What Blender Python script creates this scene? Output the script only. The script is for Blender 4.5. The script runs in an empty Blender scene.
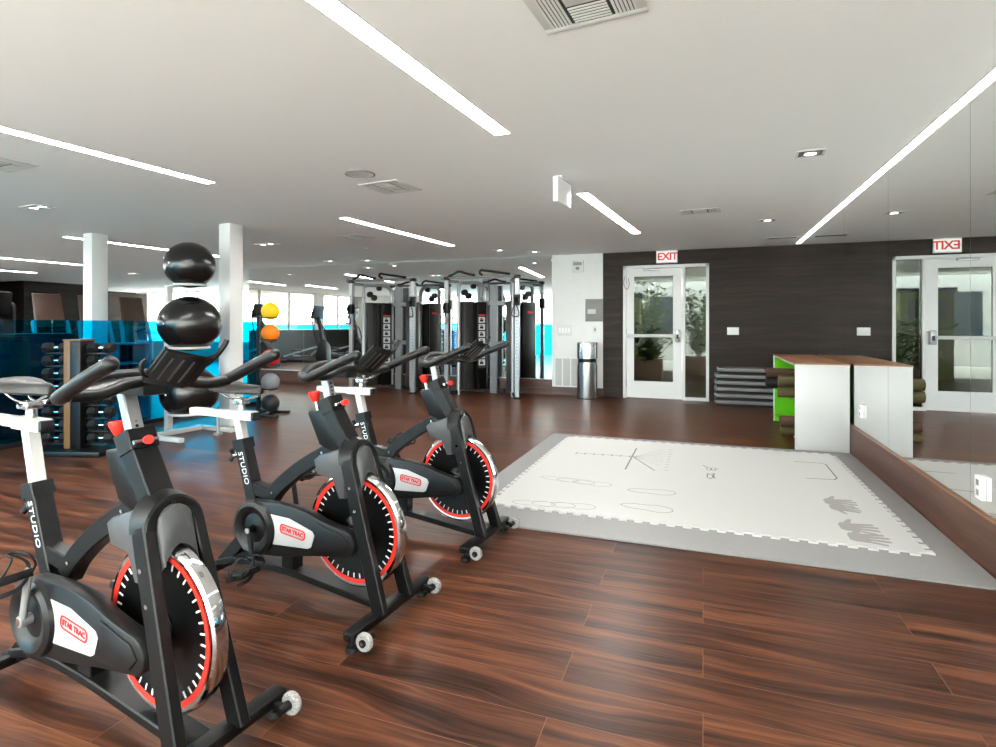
import bpy, bmesh, math, random
from mathutils import Vector, Matrix, Euler
random.seed(7)
C = bpy.context.scene.collection
R = math.radians
PI = math.pi

# ------------------------------------------------------------------ materials
def lin(c):
    return tuple((x/255/12.92 if x <= 10 else ((x/255+0.055)/1.055)**2.4) for x in c)

def nd(nt, t, **kw):
    n = nt.nodes.new(t)
    for k, v in kw.items():
        setattr(n, k, v)
    return n

def mat(name, col, rough=0.5, metal=0.0, var=0.06, scale=12.0, bump=0.0, spec=0.28, coat=0.0, stretch=(1, 1, 1)):
    m = bpy.data.materials.new(name); m.use_nodes = True
    nt = m.node_tree; b = nt.nodes['Principled BSDF']
    c = lin(col)
    tc = nd(nt, 'ShaderNodeTexCoord'); mp = nd(nt, 'ShaderNodeMapping'); mp.inputs['Scale'].default_value = stretch
    nz = nd(nt, 'ShaderNodeTexNoise'); nz.inputs['Scale'].default_value = scale; nz.inputs['Detail'].default_value = 4
    nt.links.new(tc.outputs['Object'], mp.inputs['Vector']); nt.links.new(mp.outputs['Vector'], nz.inputs['Vector'])
    cr = nd(nt, 'ShaderNodeValToRGB')
    cr.color_ramp.elements[0].position = 0.3; cr.color_ramp.elements[1].position = 0.7
    cr.color_ramp.elements[0].color = tuple(x*(1-var) for x in c)+(1,)
    cr.color_ramp.elements[1].color = tuple(min(1, x*(1+var)) for x in c)+(1,)
    nt.links.new(nz.outputs['Fac'], cr.inputs['Fac']); nt.links.new(cr.outputs['Color'], b.inputs['Base Color'])
    b.inputs['Roughness'].default_value = rough; b.inputs['Metallic'].default_value = metal
    b.inputs['Specular IOR Level'].default_value = spec; b.inputs['Coat Weight'].default_value = coat
    if bump:
        bp = nd(nt, 'ShaderNodeBump'); bp.inputs['Strength'].default_value = bump; bp.inputs['Distance'].default_value = 0.002
        nt.links.new(nz.outputs['Fac'], bp.inputs['Height']); nt.links.new(bp.outputs['Normal'], b.inputs['Normal'])
    return m

def emis(name, col, s):
    m = bpy.data.materials.new(name); m.use_nodes = True
    b = m.node_tree.nodes['Principled BSDF']
    b.inputs['Base Color'].default_value = (.8, .8, .8, 1)
    b.inputs['Emission Color'].default_value = col+(1,); b.inputs['Emission Strength'].default_value = s
    return m

def glass(name, tint, refl=1.0, edge=0.0):
    m = bpy.data.materials.new(name); m.use_nodes = True; nt = m.node_tree
    nt.nodes.remove(nt.nodes['Principled BSDF']); out = nt.nodes['Material Output']
    tr = nd(nt, 'ShaderNodeBsdfTransparent'); tr.inputs['Color'].default_value = tint+(1,)
    gl = nd(nt, 'ShaderNodeBsdfGlossy'); gl.inputs['Roughness'].default_value = 0.01
    fr = nd(nt, 'ShaderNodeLayerWeight'); fr.inputs['Blend'].default_value = 0.5
    pw = nd(nt, 'ShaderNodeMath', operation='POWER'); pw.inputs[1].default_value = 5.0; nt.links.new(fr.outputs['Facing'], pw.inputs[0])
    mu = nd(nt, 'ShaderNodeMath', operation='MULTIPLY_ADD'); mu.inputs[1].default_value = 0.9*refl; mu.inputs[2].default_value = 0.04*refl
    mx = nd(nt, 'ShaderNodeMixShader')
    nt.links.new(pw.outputs[0], mu.inputs[0]); nt.links.new(mu.outputs[0], mx.inputs['Fac'])
    nt.links.new(tr.outputs[0], mx.inputs[1]); nt.links.new(gl.outputs[0], mx.inputs[2])
    nt.links.new(mx.outputs[0], out.inputs['Surface'])
    return m

def wood(name, dark, mid, light, plank=None, along='X', rough=0.3, gscale=1.0, tint=0.35, seam=None, bump=0.05, offset=0.37, contrast=1.0, spec=0.5):
    """procedural wood grain; plank=(length,width) gives boards of their own tone and seams"""
    m = bpy.data.materials.new(name); m.use_nodes = True; nt = m.node_tree; L = nt.links.new
    b = nt.nodes['Principled BSDF']
    tc = nd(nt, 'ShaderNodeTexCoord'); mp = nd(nt, 'ShaderNodeMapping')
    L(tc.outputs['Object'], mp.inputs['Vector'])
    sx = nd(nt, 'ShaderNodeSeparateXYZ'); cx = nd(nt, 'ShaderNodeCombineXYZ'); L(mp.outputs['Vector'], sx.inputs[0])
    order = {'X': 'XYZ', 'Y': 'YXZ', 'YZ': 'YZX', 'XZ': 'XZY'}[along]
    for k_, a_ in zip('XYZ', order): L(sx.outputs[a_], cx.inputs[k_])
    vec = cx.outputs[0]
    rnd = None
    if plank:
        br = nd(nt, 'ShaderNodeTexBrick'); br.offset = offset; br.offset_frequency = 2; br.squash = 1.0
        br.inputs['Scale'].default_value = 1.0
        br.inputs['Brick Width'].default_value = plank[0]; br.inputs['Row Height'].default_value = plank[1]
        br.inputs['Mortar Size'].default_value = 0.0010; br.inputs['Mortar Smooth'].default_value = 0.3
        br.inputs['Color1'].default_value = (0, 0, 0, 1); br.inputs['Color2'].default_value = (1, 1, 1, 1); br.inputs['Mortar'].default_value = (.5, .5, .5, 1)
        L(vec, br.inputs['Vector'])
        rnd = br.outputs['Color']
        sc = nd(nt, 'ShaderNodeVectorMath', operation='MULTIPLY'); sc.inputs[1].default_value = (37.0, 23.0, 11.0)
        L(rnd, sc.inputs[0])
        ad = nd(nt, 'ShaderNodeVectorMath', operation='ADD'); L(vec, ad.inputs[0]); L(sc.outputs[0], ad.inputs[1]); vec = ad.outputs[0]
    # slow wander bends the grain
    n0 = nd(nt, 'ShaderNodeTexNoise'); n0.inputs['Scale'].default_value = 1.6; n0.inputs['Detail'].default_value = 2
    st0 = nd(nt, 'ShaderNodeVectorMath', operation='MULTIPLY'); st0.inputs[1].default_value = (0.8, 2.0, 1.0); L(vec, st0.inputs[0]); L(st0.outputs[0], n0.inputs['Vector'])
    wsub = nd(nt, 'ShaderNodeVectorMath', operation='SUBTRACT'); wsub.inputs[1].default_value = (.5, .5, .5); L(n0.outputs['Color'], wsub.inputs[0])
    wm = nd(nt, 'ShaderNodeVectorMath', operation='MULTIPLY'); wm.inputs[1].default_value = (0, 0.16, 0); L(wsub.outputs[0], wm.inputs[0])
    wa = nd(nt, 'ShaderNodeVectorMath', operation='ADD'); L(vec, wa.inputs[0]); L(wm.outputs[0], wa.inputs[1])
    s1 = nd(nt, 'ShaderNodeVectorMath', operation='MULTIPLY'); s1.inputs[1].default_value = (0.9*gscale, 16*gscale, 1.0); L(wa.outputs[0], s1.inputs[0])
    n1 = nd(nt, 'ShaderNodeTexNoise'); n1.inputs['Scale'].default_value = 1.0; n1.inputs['Detail'].default_value = 5; n1.inputs['Roughness'].default_value = 0.62; L(s1.outputs[0], n1.inputs['Vector'])
    s2 = nd(nt, 'ShaderNodeVectorMath', operation='MULTIPLY'); s2.inputs[1].default_value = (3.0*gscale, 90*gscale, 1.0); L(wa.outputs[0], s2.inputs[0])
    n2 = nd(nt, 'ShaderNodeTexNoise'); n2.inputs['Scale'].default_value = 1.0; n2.inputs['Detail'].default_value = 3; L(s2.outputs[0], n2.inputs['Vector'])
    mx = nd(nt, 'ShaderNodeMath', operation='MULTIPLY_ADD'); mx.inputs[1].default_value = 0.28; L(n2.outputs['Fac'], mx.inputs[0])
    m2 = nd(nt, 'ShaderNodeMath', operation='MULTIPLY'); m2.inputs[1].default_value = 0.72; L(n1.outputs['Fac'], m2.inputs[0]); L(m2.outputs[0], mx.inputs[2])
    cr = nd(nt, 'ShaderNodeValToRGB'); e = cr.color_ramp.elements
    h_ = 0.18/contrast; e[0].position = 0.5-h_; e[0].color = lin(dark)+(1,); e[1].position = 0.5+h_; e[1].color = lin(light)+(1,)
    k = e.new(0.5); k.color = lin(mid)+(1,)
    L(mx.outputs[0], cr.inputs['Fac'])
    col = cr.outputs['Color']
    if plank:
        bw = nd(nt, 'ShaderNodeRGBToBW'); L(rnd, bw.inputs[0])
        mr = nd(nt, 'ShaderNodeMapRange'); mr.inputs['To Min'].default_value = 1-tint; mr.inputs['To Max'].default_value = 1+tint; L(bw.outputs[0], mr.inputs['Value'])
        hv = nd(nt, 'ShaderNodeHueSaturation'); L(mr.outputs[0], hv.inputs['Value']); L(col, hv.inputs['Color']); col = hv.outputs['Color']
        sm = nd(nt, 'ShaderNodeMix', data_type='RGBA'); L(br.outputs['Fac'], sm.inputs['Factor']); L(col, sm.inputs['A']); sm.inputs['B'].default_value = lin(seam)+(1,)
        col = sm.outputs['Result']
    L(col, b.inputs['Base Color'])
    b.inputs['Specular IOR Level'].default_value = spec
    rr = nd(nt, 'ShaderNodeMapRange'); rr.inputs['To Min'].default_value = rough-0.06; rr.inputs['To Max'].default_value = rough+0.10
    L(n1.outputs['Fac'], rr.inputs['Value']); L(rr.outputs[0], b.inputs['Roughness'])
    bp = nd(nt, 'ShaderNodeBump'); bp.inputs['Strength'].default_value = bump; bp.inputs['Distance'].default_value = 0.004
    L(mx.outputs[0], bp.inputs['Height']); L(bp.outputs['Normal'], b.inputs['Normal'])
    return m

M = {}
M['floor'] = wood('floor_planks', (28, 15, 10), (70, 40, 27), (108, 66, 43), plank=(1.22, 0.186), rough=0.33, seam=(124, 84, 62), tint=0.16, contrast=1.25, spec=0.15)
M['base_wood'] = wood('base_wood', (42, 23, 16), (70, 41, 29), (98, 62, 45), along='YZ', rough=0.4)
M['base_wood_x'] = wood('base_wood_along_back', (42, 23, 16), (70, 41, 29), (98, 62, 45), along='XZ', rough=0.4)
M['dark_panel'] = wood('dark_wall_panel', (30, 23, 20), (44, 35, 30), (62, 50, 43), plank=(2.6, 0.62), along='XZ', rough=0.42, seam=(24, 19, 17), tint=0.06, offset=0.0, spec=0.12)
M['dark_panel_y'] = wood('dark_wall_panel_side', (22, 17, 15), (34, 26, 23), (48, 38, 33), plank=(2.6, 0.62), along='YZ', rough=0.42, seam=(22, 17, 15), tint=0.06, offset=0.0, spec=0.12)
M['ceiling'] = mat('ceiling_paint', (249, 249, 248), 0.85, var=0.004, scale=30, bump=0.02, spec=0.2)
M['white_wall'] = mat('white_wall_paint', (228, 228, 226), 0.7, var=0.015, scale=8, spec=0.3)
M['white_paint'] = mat('white_gloss_paint', (216, 216, 214), 0.35, var=0.01, scale=5)
M['white_lam'] = mat('white_laminate', (194, 194, 193), 0.25, var=0.01, scale=3)
M['black_frame'] = mat('black_powder_coat', (11, 11, 12), 0.38, var=0.12, scale=120, bump=0.05)
M['black_plastic'] = mat('black_plastic', (14, 14, 15), 0.45, var=0.1, scale=60)
M['black_rubber'] = mat('black_rubber', (11, 11, 12), 0.6, var=0.15, scale=50)
M['grip'] = mat('grip_rubber', (20, 20, 21), 0.36, var=0.1, scale=200, bump=0.1)
M['saddle'] = mat('saddle_vinyl', (34, 33, 32), 0.38, var=0.08, scale=90, bump=0.08)
M['guard'] = mat('guard_plastic', (17, 17, 18), 0.42, var=0.08, scale=80, bump=0.05)
M['ring_plastic'] = mat('ring_plastic', (20, 20, 21), 0.35, var=0.08, scale=70)
M['pad_gray'] = mat('grey_cover_plastic', (70, 70, 72), 0.33, var=0.06, scale=30)
M['chrome'] = mat('chrome', (225, 226, 228), 0.09, 1.0, var=0.03, scale=20)
M['steel'] = mat('brushed_steel', (190, 190, 190), 0.26, 1.0, var=0.08, scale=6, stretch=(60, 60, 1))
M['silver'] = mat('silver_paint', (156, 157, 158), 0.35, 0.55, var=0.05, scale=40)
M['grey_metal'] = mat('grey_paint_metal', (112, 113, 114), 0.4, 0.3, var=0.05, scale=40)
M['white_metal'] = mat('white_powder_metal', (182, 182, 179), 0.32, 0.0, var=0.03, scale=60)
M['red'] = mat('red_plastic', (214, 44, 36), 0.35, var=0.06, scale=30)
M['red_stripe'] = mat('red_stripe', (214, 48, 38), 0.3, var=0.05, scale=30)
M['disc'] = mat('flywheel_black', (9, 9, 10), 0.32, 0.2, var=0.12, scale=40)
M['rim_side'] = mat('rim_satin', (186, 184, 182), 0.25, 0.9, var=0.05, scale=30)
M['sticker'] = mat('sticker_white', (182, 182, 182), 0.3, var=0.02, scale=10)
M['text_white'] = mat('print_white', (222, 222, 222), 0.4, var=0.02)
M['text_red'] = mat('print_red', (206, 40, 40), 0.4, var=0.03)
M['clear_wheel'] = mat('clear_roller', (150, 148, 146), 0.18, 0.0, var=0.35, scale=160)
M['ball_black'] = mat('ball_vinyl', (16, 15, 15), 0.24, var=0.08, scale=14, spec=0.55)
M['mat_grey'] = mat('mat_grey_rubber', (132, 130, 130), 0.55, var=0.03, scale=60, bump=0.05)
M['mat_white'] = mat('mat_white_foam', (188, 188, 186), 0.5, var=0.015, scale=80, bump=0.04)
M['mat_print'] = mat('mat_print_grey', (148, 144, 142), 0.6, var=0.05, scale=60)
M['mat_line'] = mat('mat_print_dark', (118, 114, 112), 0.6, var=0.05, scale=60)
M['green'] = mat('green_laminate', (92, 178, 14), 0.35, var=0.06, scale=20)
M['birch'] = mat('top_wood', (132, 92, 64), 0.3, var=0.08, scale=5, stretch=(14, 1.2, 1))
M['olive'] = mat('olive_foam', (66, 58, 30), 0.7, var=0.12, scale=80, bump=0.2)
M['brown_foam'] = mat('brown_foam', (66, 44, 32), 0.7, var=0.12, scale=80, bump=0.2)
M['black_foam'] = mat('black_foam', (20, 17, 16), 0.7, var=0.12, scale=80, bump=0.2)
M['step_grey'] = mat('step_grey', (114, 112, 111), 0.55, var=0.05, scale=80, bump=0.1)
M['step_dark'] = mat('step_dark', (16, 15, 15), 0.6, var=0.1, scale=60)
M['cabinet_dark'] = mat('cabinet_dark', (26, 27, 30), 0.45, var=0.08, scale=12)
M['console_brown'] = mat('console_shell', (70, 52, 44), 0.4, var=0.05, scale=30)
M['equip_dark'] = mat('equipment_charcoal', (22, 22, 23), 0.4, var=0.08, scale=30)
M['shroud'] = mat('shroud_grey', (38, 38, 37), 0.42, var=0.05, scale=20)
M['shroud_dark'] = mat('shroud_black', (9, 9, 9), 0.4, var=0.06, scale=20)
M['placard'] = mat('placard_white', (200, 202, 204), 0.4, var=0.03, scale=20)
M['plate_white'] = mat('plate_white', (238, 238, 236), 0.4, var=0.01)
M['plate_grey'] = mat('plate_grey', (132, 130, 128), 0.45, var=0.03)
M['vent_dark'] = mat('vent_shadow', (60, 60, 60), 0.8, var=0.05)
M['vent_white'] = mat('vent_enamel', (218, 218, 215), 0.5, var=0.01)
M['tan'] = mat('tan_panel', (104, 76, 46), 0.4, var=0.08, scale=15)
M['sign_white'] = emis('sign_face', lin((236, 232, 228)), 0.25)
M['exit_red'] = mat('exit_red', (222, 52, 48), 0.5, var=0.02)
M['strip'] = emis('strip_diffuser', (1.0, 0.985, 0.95), 44.0)
M['strip_warm'] = emis('edge_strip_diffuser', (1.0, 0.94, 0.85), 9.0)
M['lamp'] = emis('lamp_glow', (1.0, 0.95, 0.86), 4.0)
M['mirror'] = bpy.data.materials.new('mirror_glass'); M['mirror'].use_nodes = True
_b = M['mirror'].node_tree.nodes['Principled BSDF']
_b.inputs['Base Color'].default_value = (.90, .915, .905, 1); _b.inputs['Metallic'].default_value = 1; _b.inputs['Roughness'].default_value = 0.0
M['mirror_edge'] = mat('mirror_edge', (150, 158, 154), 0.3, 0.4)
M['blue_glass'] = glass('blue_glass', (0.0, 0.71, 0.95), 0.6)
M['blue_film'] = glass('blue_film', (0.05, 0.62, 0.78), 0.8)
M['clear_glass'] = glass('clear_glass', (0.92, 0.95, 0.93), 1.0)
M['door_glass'] = glass('tinted_door_glass', (0.36, 0.39, 0.38), 0.12)
M['leaf'] = mat('leaf_green', (140, 178, 78), 0.5, var=0.35, scale=6)
M['leaf_dark'] = mat('leaf_dark_green', (92, 132, 58), 0.5, var=0.35, scale=6)
M['bark'] = mat('bark', (104, 84, 66), 0.8, var=0.2, scale=20)
M['concrete'] = mat('concrete', (236, 232, 226), 0.8, var=0.06, scale=6)
M['lime_paint'] = mat('lime_paint', (120, 130, 50), 0.6, var=0.05)
M['planter'] = mat('planter_brown', (126, 98, 78), 0.7, var=0.1, scale=9)
M['window_dark'] = mat('far_window_glass', (70, 82, 86), 0.15, var=0.1)

# ------------------------------------------------------------------ mesh builder
class MB:
    def __init__(s): s.bm = bmesh.new(); s.mi = 0
    def _new(s, verts, faces):
        vs = [s.bm.verts.new(v) for v in verts]
        out = []
        for f in faces:
            try:
                fc = s.bm.faces.new([vs[i] for i in f]); fc.material_index = s.mi; out.append(fc)
            except ValueError: pass
        return vs, out
    def box(s, x0, x1, y0, y1, z0, z1, bev=0.0, mx=None, seg=2):
        v = [(x, y, z) for x in (x0, x1) for y in (y0, y1) for z in (z0, z1)]
        f = [(0, 1, 3, 2), (4, 6, 7, 5), (0, 4, 5, 1), (2, 3, 7, 6), (0, 2, 6, 4), (1, 5, 7, 3)]
        vs, fs = s._new(v, f)
        if bev > 0:
            es = list({e for fc in fs for e in fc.edges})
            r = bmesh.ops.bevel(s.bm, geom=es, offset=bev, segments=seg, profile=0.5, affect='EDGES')
            for fc in r['faces']: fc.material_index = s.mi
            vs = list({v for fc in r['faces'] for v in fc.verts} | {v for v in vs if v.is_valid})
        if mx is not None:
            for v in vs: v.co = mx @ v.co
        return s
    def prism(s, poly, a0, a1, axis='Y', bev=0.0):
        """polygon given in the plane across AXIS, extruded from a0 to a1"""
        def P(p, a):
            return {'Y': (p[0], a, p[1]), 'X': (a, p[0], p[1]), 'Z': (p[0], p[1], a)}[axis]
        n = len(poly)
        v = [P(p, a0) for p in poly]+[P(p, a1) for p in poly]
        f = [tuple(range(n)), tuple(range(2*n-1, n-1, -1))]+[(i, i+n, (i+1) % n+n, (i+1) % n) for i in range(n)]
        vs, fs = s._new(v, f)
        bmesh.ops.recalc_face_normals(s.bm, faces=fs)
        if bev > 0:
            es = list({e for fc in fs[:2] for e in fc.edges})
            r = bmesh.ops.bevel(s.bm, geom=es, offset=bev, segments=2, profile=0.5, affect='EDGES')
            for fc in r['faces']: fc.material_index = s.mi
        return s
    def sweep(s, path, sect, side=None, cap=True, closed=False, scales=None):
        """sweeps a closed section [(a,b)] along path; a runs along the side vector, b across it"""
        P = [Vector(p) for p in path]; n = len(P); k = len(sect); rings = []
        prev = None
        for i in range(n):
            if closed: t = P[(i+1) % n]-P[i-1]
            elif i == 0: t = P[1]-P[0]
            elif i == n-1: t = P[-1]-P[-2]
            else: t = (P[i+1]-P[i]).normalized()+(P[i]-P[i-1]).normalized()
            t.normalize()
            if side is not None: u = Vector(side)
            elif prev is not None: u = prev
            else: u = Vector((0, 0, 1)) if abs(t.z) < 0.9 else Vector((1, 0, 0))
            u = (u-t*u.dot(t)).normalized(); w = t.cross(u).normalized(); prev = u
            m = 1.0
            if not closed and 0 < i < n-1 and side is not None:
                c = (P[i+1]-P[i]).normalized().dot(t); m = 1/max(c, .5)
            sc = scales[i] if scales else 1.0
            rings.append([s.bm.verts.new(P[i]+u*(a*sc)+w*(b*m*sc)) for a, b in sect])
        fs = []
        for i in range(n if closed else n-1):
            A, B = rings[i], rings[(i+1) % n]
            for j in range(k):
                fs.append(s.bm.faces.new((A[j], A[(j+1) % k], B[(j+1) % k], B[j])))
        if cap and not closed:
            fs.append(s.bm.faces.new(rings[0][::-1])); fs.append(s.bm.faces.new(rings[-1]))
        for f in fs: f.material_index = s.mi
        bmesh.ops.recalc_face_normals(s.bm, faces=fs)
        return s
    def tube(s, path, r, n=12, closed=False, scales=None):
        return s.sweep(path, [(r*math.cos(2*PI*i/n), r*math.sin(2*PI*i/n)) for i in range(n)], None, True, closed, scales)
    def bar(s, path, w, h, side=(0, 1, 0), c=0.004):
        """rectangular tube: w along the side vector, h across"""
        a, b = w/2, h/2
        sec = [(-a+c, -b), (a-c, -b), (a, -b+c), (a, b-c), (a-c, b), (-a+c, b), (-a, b-c), (-a, -b+c)]
        return s.sweep(path, sec, side)
    def lathe(s, prof, n=48, axis='Y', c=(0, 0, 0), closed=False):
        """profile [(radius, along-axis)]"""
        rings = []
        for r, a in prof:
            ring = []
            for i in range(n):
                p, q = r*math.cos(2*PI*i/n), r*math.sin(2*PI*i/n)
                v = {'Y': (p, a, q), 'X': (a, p, q), 'Z': (p, q, a)}[axis]
                ring.append(s.bm.verts.new((v[0]+c[0], v[1]+c[1], v[2]+c[2])))
            rings.append(ring)
        fs = []
        m = len(prof)
        for i in range(m if closed else m-1):
            A, B = rings[i], rings[(i+1) % m]
            for j in range(n):
                fs.append(s.bm.faces.new((A[j], A[(j+1) % n], B[(j+1) % n], B[j])))
        if not closed:
            if prof[0][0] > 1e-6: fs.append(s.bm.faces.new(rings[0]))
            if prof[-1][0] > 1e-6: fs.append(s.bm.faces.new(rings[-1]))
        for f in fs: f.material_index = s.mi
        bmesh.ops.recalc_face_normals(s.bm, faces=fs)
        return s
    def cyl(s, p0, p1, r, n=16, r2=None):
        p0, p1 = Vector(p0), Vector(p1)
        return s.tube([p0, p1], r, n, scales=[1, (r2/r if r2 is not None else 1)])
    def sphere(s, c, r, sz=(1, 1, 1), u=32, v=20):
        res = bmesh.ops.create_uvsphere(s.bm, u_segments=u, v_segments=v, radius=r)
        for vt in res['verts']: vt.co = Vector((vt.co.x*sz[0]+c[0], vt.co.y*sz[1]+c[1], vt.co.z*sz[2]+c[2]))
        for f in {f for vt in res['verts'] for f in vt.link_faces}: f.material_index = s.mi
        return s
    def text(s, string, size, mx, depth=0.0008, bold=0.0, spacing=1.0):
        cu = bpy.data.curves.new('print', 'FONT'); cu.body = string; cu.size = size; cu.extrude = depth/2; cu.offset = bold
        cu.align_x = 'CENTER'; cu.align_y = 'CENTER'; cu.space_character = spacing; cu.resolution_u = 3
        o = bpy.data.objects.new('print', cu); C.objects.link(o)
        dg = bpy.context.evaluated_depsgraph_get(); me = bpy.data.meshes.new_from_object(o.evaluated_get(dg))
        me.transform(mx)
        base = len(s.bm.faces); s.bm.from_mesh(me); s.bm.faces.ensure_lookup_table()
        for f in s.bm.faces[base:]: f.material_index = s.mi
        bpy.data.objects.remove(o); bpy.data.curves.remove(cu); bpy.data.meshes.remove(me)
        return s
    def done(s, name, mats, parent=None, loc=(0, 0, 0), rot=(0, 0, 0), smooth=35):
        me = bpy.data.meshes.new(name)
        bmesh.ops.remove_doubles(s.bm, verts=s.bm.verts, dist=1e-6)
        s.bm.to_mesh(me); s.bm.free()
        for m in (mats if isinstance(mats, (list, tuple)) else [mats]):
            me.materials.append(M[m] if isinstance(m, str) else m)
        if smooth:
            me.polygons.foreach_set('use_smooth', [True]*len(me.polygons)); me.set_sharp_from_angle(angle=R(smooth))
        o = bpy.data.objects.new(name, me); C.objects.link(o)
        o.location = loc; o.rotation_euler = rot
        if parent is not None: o.parent = parent
        return o

def tag(o, label=None, cat=None, group=None, kind=None):
    if label: o['label'] = label
    if cat: o['category'] = cat
    if group: o['group'] = group
    if kind: o['kind'] = kind
    return o

def thing(name, label, cat, loc=(0, 0, 0), rz=0.0, group=None):
    o = bpy.data.objects.new(name, None); C.objects.link(o); o.empty_display_size = 0.1
    o.location = loc; o.rotation_euler = (0, 0, rz)
    return tag(o, label, cat, group)

def struct(name, mb, mats, **kw):
    return tag(mb.done(name, mats, **kw), kind='structure')

def copy_tree(o, loc=None, rz=None, label=None, group=None, parent=None):
    c = o.copy(); C.objects.link(c)
    if parent is not None: c.parent = parent
    for ch in list(o.children): copy_tree(ch, parent=c)
    if loc is not None: c.location = loc
    if rz is not None: c.rotation_euler = (0, 0, rz)
    if label: c['label'] = label
    if group: c['group'] = group
    return c

def spline(pts, n=8, closed=False):
    P = [Vector(p) for p in pts]; out = []; m = len(P)
    for i in range(m if closed else m-1):
        p0 = P[i-1] if (closed or i > 0) else P[0]*2-P[1]
        p1 = P[i]; p2 = P[(i+1) % m]
        p3 = P[(i+2) % m] if (closed or i < m-2) else P[-1]*2-P[-2]
        for k in range(n):
            t = k/n
            out.append(0.5*((2*p1)+(p2-p0)*t+(2*p0-5*p1+4*p2-p3)*t*t+(3*p1-p0-3*p2+p3)*t**3))
    if not closed: out.append(P[-1])
    return out

def T(x, y, z, rx=0, ry=0, rz=0):
    return Matrix.Translation((x, y, z)) @ Euler((rx, ry, rz)).to_matrix().to_4x4()

# ------------------------------------------------------------------ dimensions
CZ = 2.42            # ceiling height
BY = 9.50            # back wall
RX = 1.325           # mirrored right wall
FY = -1.6            # wall behind the camera
LX = -14.0           # left window wall
BH = 0.27            # wood base height

# ------------------------------------------------------------------ room shell
struct('floor', MB().box(-20, RX+.1, FY-.1, BY+6, -.10, 0), 'floor', smooth=0)
struct('ceiling', MB().box(-20, RX+.1, FY-.1, BY+6, CZ, CZ+.10), 'ceiling', smooth=0)
# back wall: mirror stretch, white stretch, dark panel stretch with the door opening
wb = MB()
wb.box(-9.2, -2.47, BY, BY+.15, 0, CZ)
wb.box(-2.47, -1.585, BY-.012, BY+.15, 0, CZ)
wb.mi = 1
wb.box(-1.585, -1.25, BY-.02, BY+.15, 0, CZ)
wb.box(0.09, RX+.1, BY-.02, BY+.15, 0, CZ)
wb.box(-1.25, 0.09, BY-.02, BY+.15, 2.19, CZ)
struct('wall_back', wb, ['white_wall', 'dark_panel'], smooth=0)
struct('baseboard_back', MB().box(-9.2, -2.47, BY-.045, BY, 0, BH-.012).box(-2.47, -1.585, BY-.03, BY-.012, 0, .14), 'base_wood_x', smooth=0)
struct('trim_back', MB().box(-9.2, -2.47, BY-.045, BY, BH-.012, BH), 'mirror_edge', smooth=0)
struct('wall_right', MB().box(RX, RX+.15, FY-.1, BY+.1, 0, CZ), 'white_wall', smooth=0)
struct('baseboard_right', MB().box(RX-.022, RX, FY, BY-.02, 0, BH-.010), 'base_wood', smooth=0)
struct('trim_right', MB().box(RX-.023, RX, FY, BY-.02, BH-.010, BH), 'birch', smooth=0)
# mirrors
def mirror(x0, x1, y0, y1, label, group):
    e = .0015
    m = MB()
    if abs(x1-x0) > abs(y1-y0): m.box(x0+e, x1-e, y0, y1, BH+.002, CZ-.002)
    else: m.box(x0, x1, y0+e, y1-e, BH+.002, CZ-.002)
    return tag(m.done('mirror_panel', 'mirror', smooth=0), label, 'mirror', group)
ys = [-.65, .78, 2.2, 3.61, 5.0, 6.41, 7.85, 9.3]
nm = ['tall mirror panel at the near end of the right wall, out past the bikes', 'tall right wall mirror panel beside the camera', 'tall right wall mirror panel cut by the picture edge', 'right wall mirror panel beside the nearest corner of the white mat',
      'right wall mirror panel showing the reflected exit door', 'right wall mirror panel just behind the white cabinet end', 'right wall mirror panel next to the dark wood corner']
for i in range(2, 7):
    mirror(RX-.008, RX-.001, ys[i], ys[i+1], nm[i], 'mirror panels on the right wall')
mirror(RX-.008, RX-.001, 9.3, BY-.021, 'narrow mirror strip in the corner beside the dark wood wall', 'mirror panels on the right wall')
mirror(RX-.008, RX-.001, FY+.01, 2.2, nm[1], 'mirror panels on the right wall')
bx_ = [-9.2, -7.75, -6.3, -4.85, -3.4, -2.47]
nb = ['back wall mirror panel behind the medicine ball tree', 'back wall mirror panel right of the seam by the reflected trainers', 'back wall mirror panel behind the left cable machine',
      'back wall mirror panel between the two cable machines', 'back wall mirror panel next to the white wall section']
for i in range(5):
    mirror(bx_[i], bx_[i+1], BY-.008, BY-.001, nb[i], 'mirror panels on the back wall')

# wall behind the camera with floor-to-ceiling windows, blue glass below
wf = MB(); wf.box(.9, RX+.1, FY-.15, FY, 0, CZ); wf.box(-14.1, -11.0, FY-.15, FY, 0, CZ)
struct('wall_front', wf, 'white_wall', smooth=0)
def window(n, along, a0, a1, pos, z0, zs, z1, count, blue_bays=None):
    """window band: frame with mullions; blue pane below zs, clear pane above"""
    def bx(m, p0, p1, d, q0, q1):
        if along == 'X': m.box(p0, p1, pos-d, pos+d, q0, q1)
        else: m.box(pos-d, pos+d, p0, p1, q0, q1)
    f = MB()
    for i in range(count+1):
        p = a0+(a1-a0)*i/count; bx(f, p-.03, p+.03, .04, z0, z1)
    for z in (z0+.02, zs, z1-.02): bx(f, a0, a1, .038, z-.02, z+.02)
    w = struct('window_%d' % n, f, 'white_paint', smooth=0)
    g = MB(); bx(g, a0, a1, .004, zs+.02, z1-.04); g.done('clear_pane', 'clear_glass', w, smooth=0)
    for i in range(count):
        p0, p1 = a0+(a1-a0)*i/count+.03, a0+(a1-a0)*(i+1)/count-.03
        b_ = blue_bays is None or i in blue_bays
        g = MB(); bx(g, p0, p1, .004, z0+.04, zs-.02); g.done('blue_pane' if b_ else 'lower_pane', 'blue_film' if b_ else 'clear_glass', w, smooth=0)
    return w
window(1, 'X', -11.0, .9, FY-.07, 0.0, 1.24, CZ, 8, (1, 2, 3))
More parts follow.
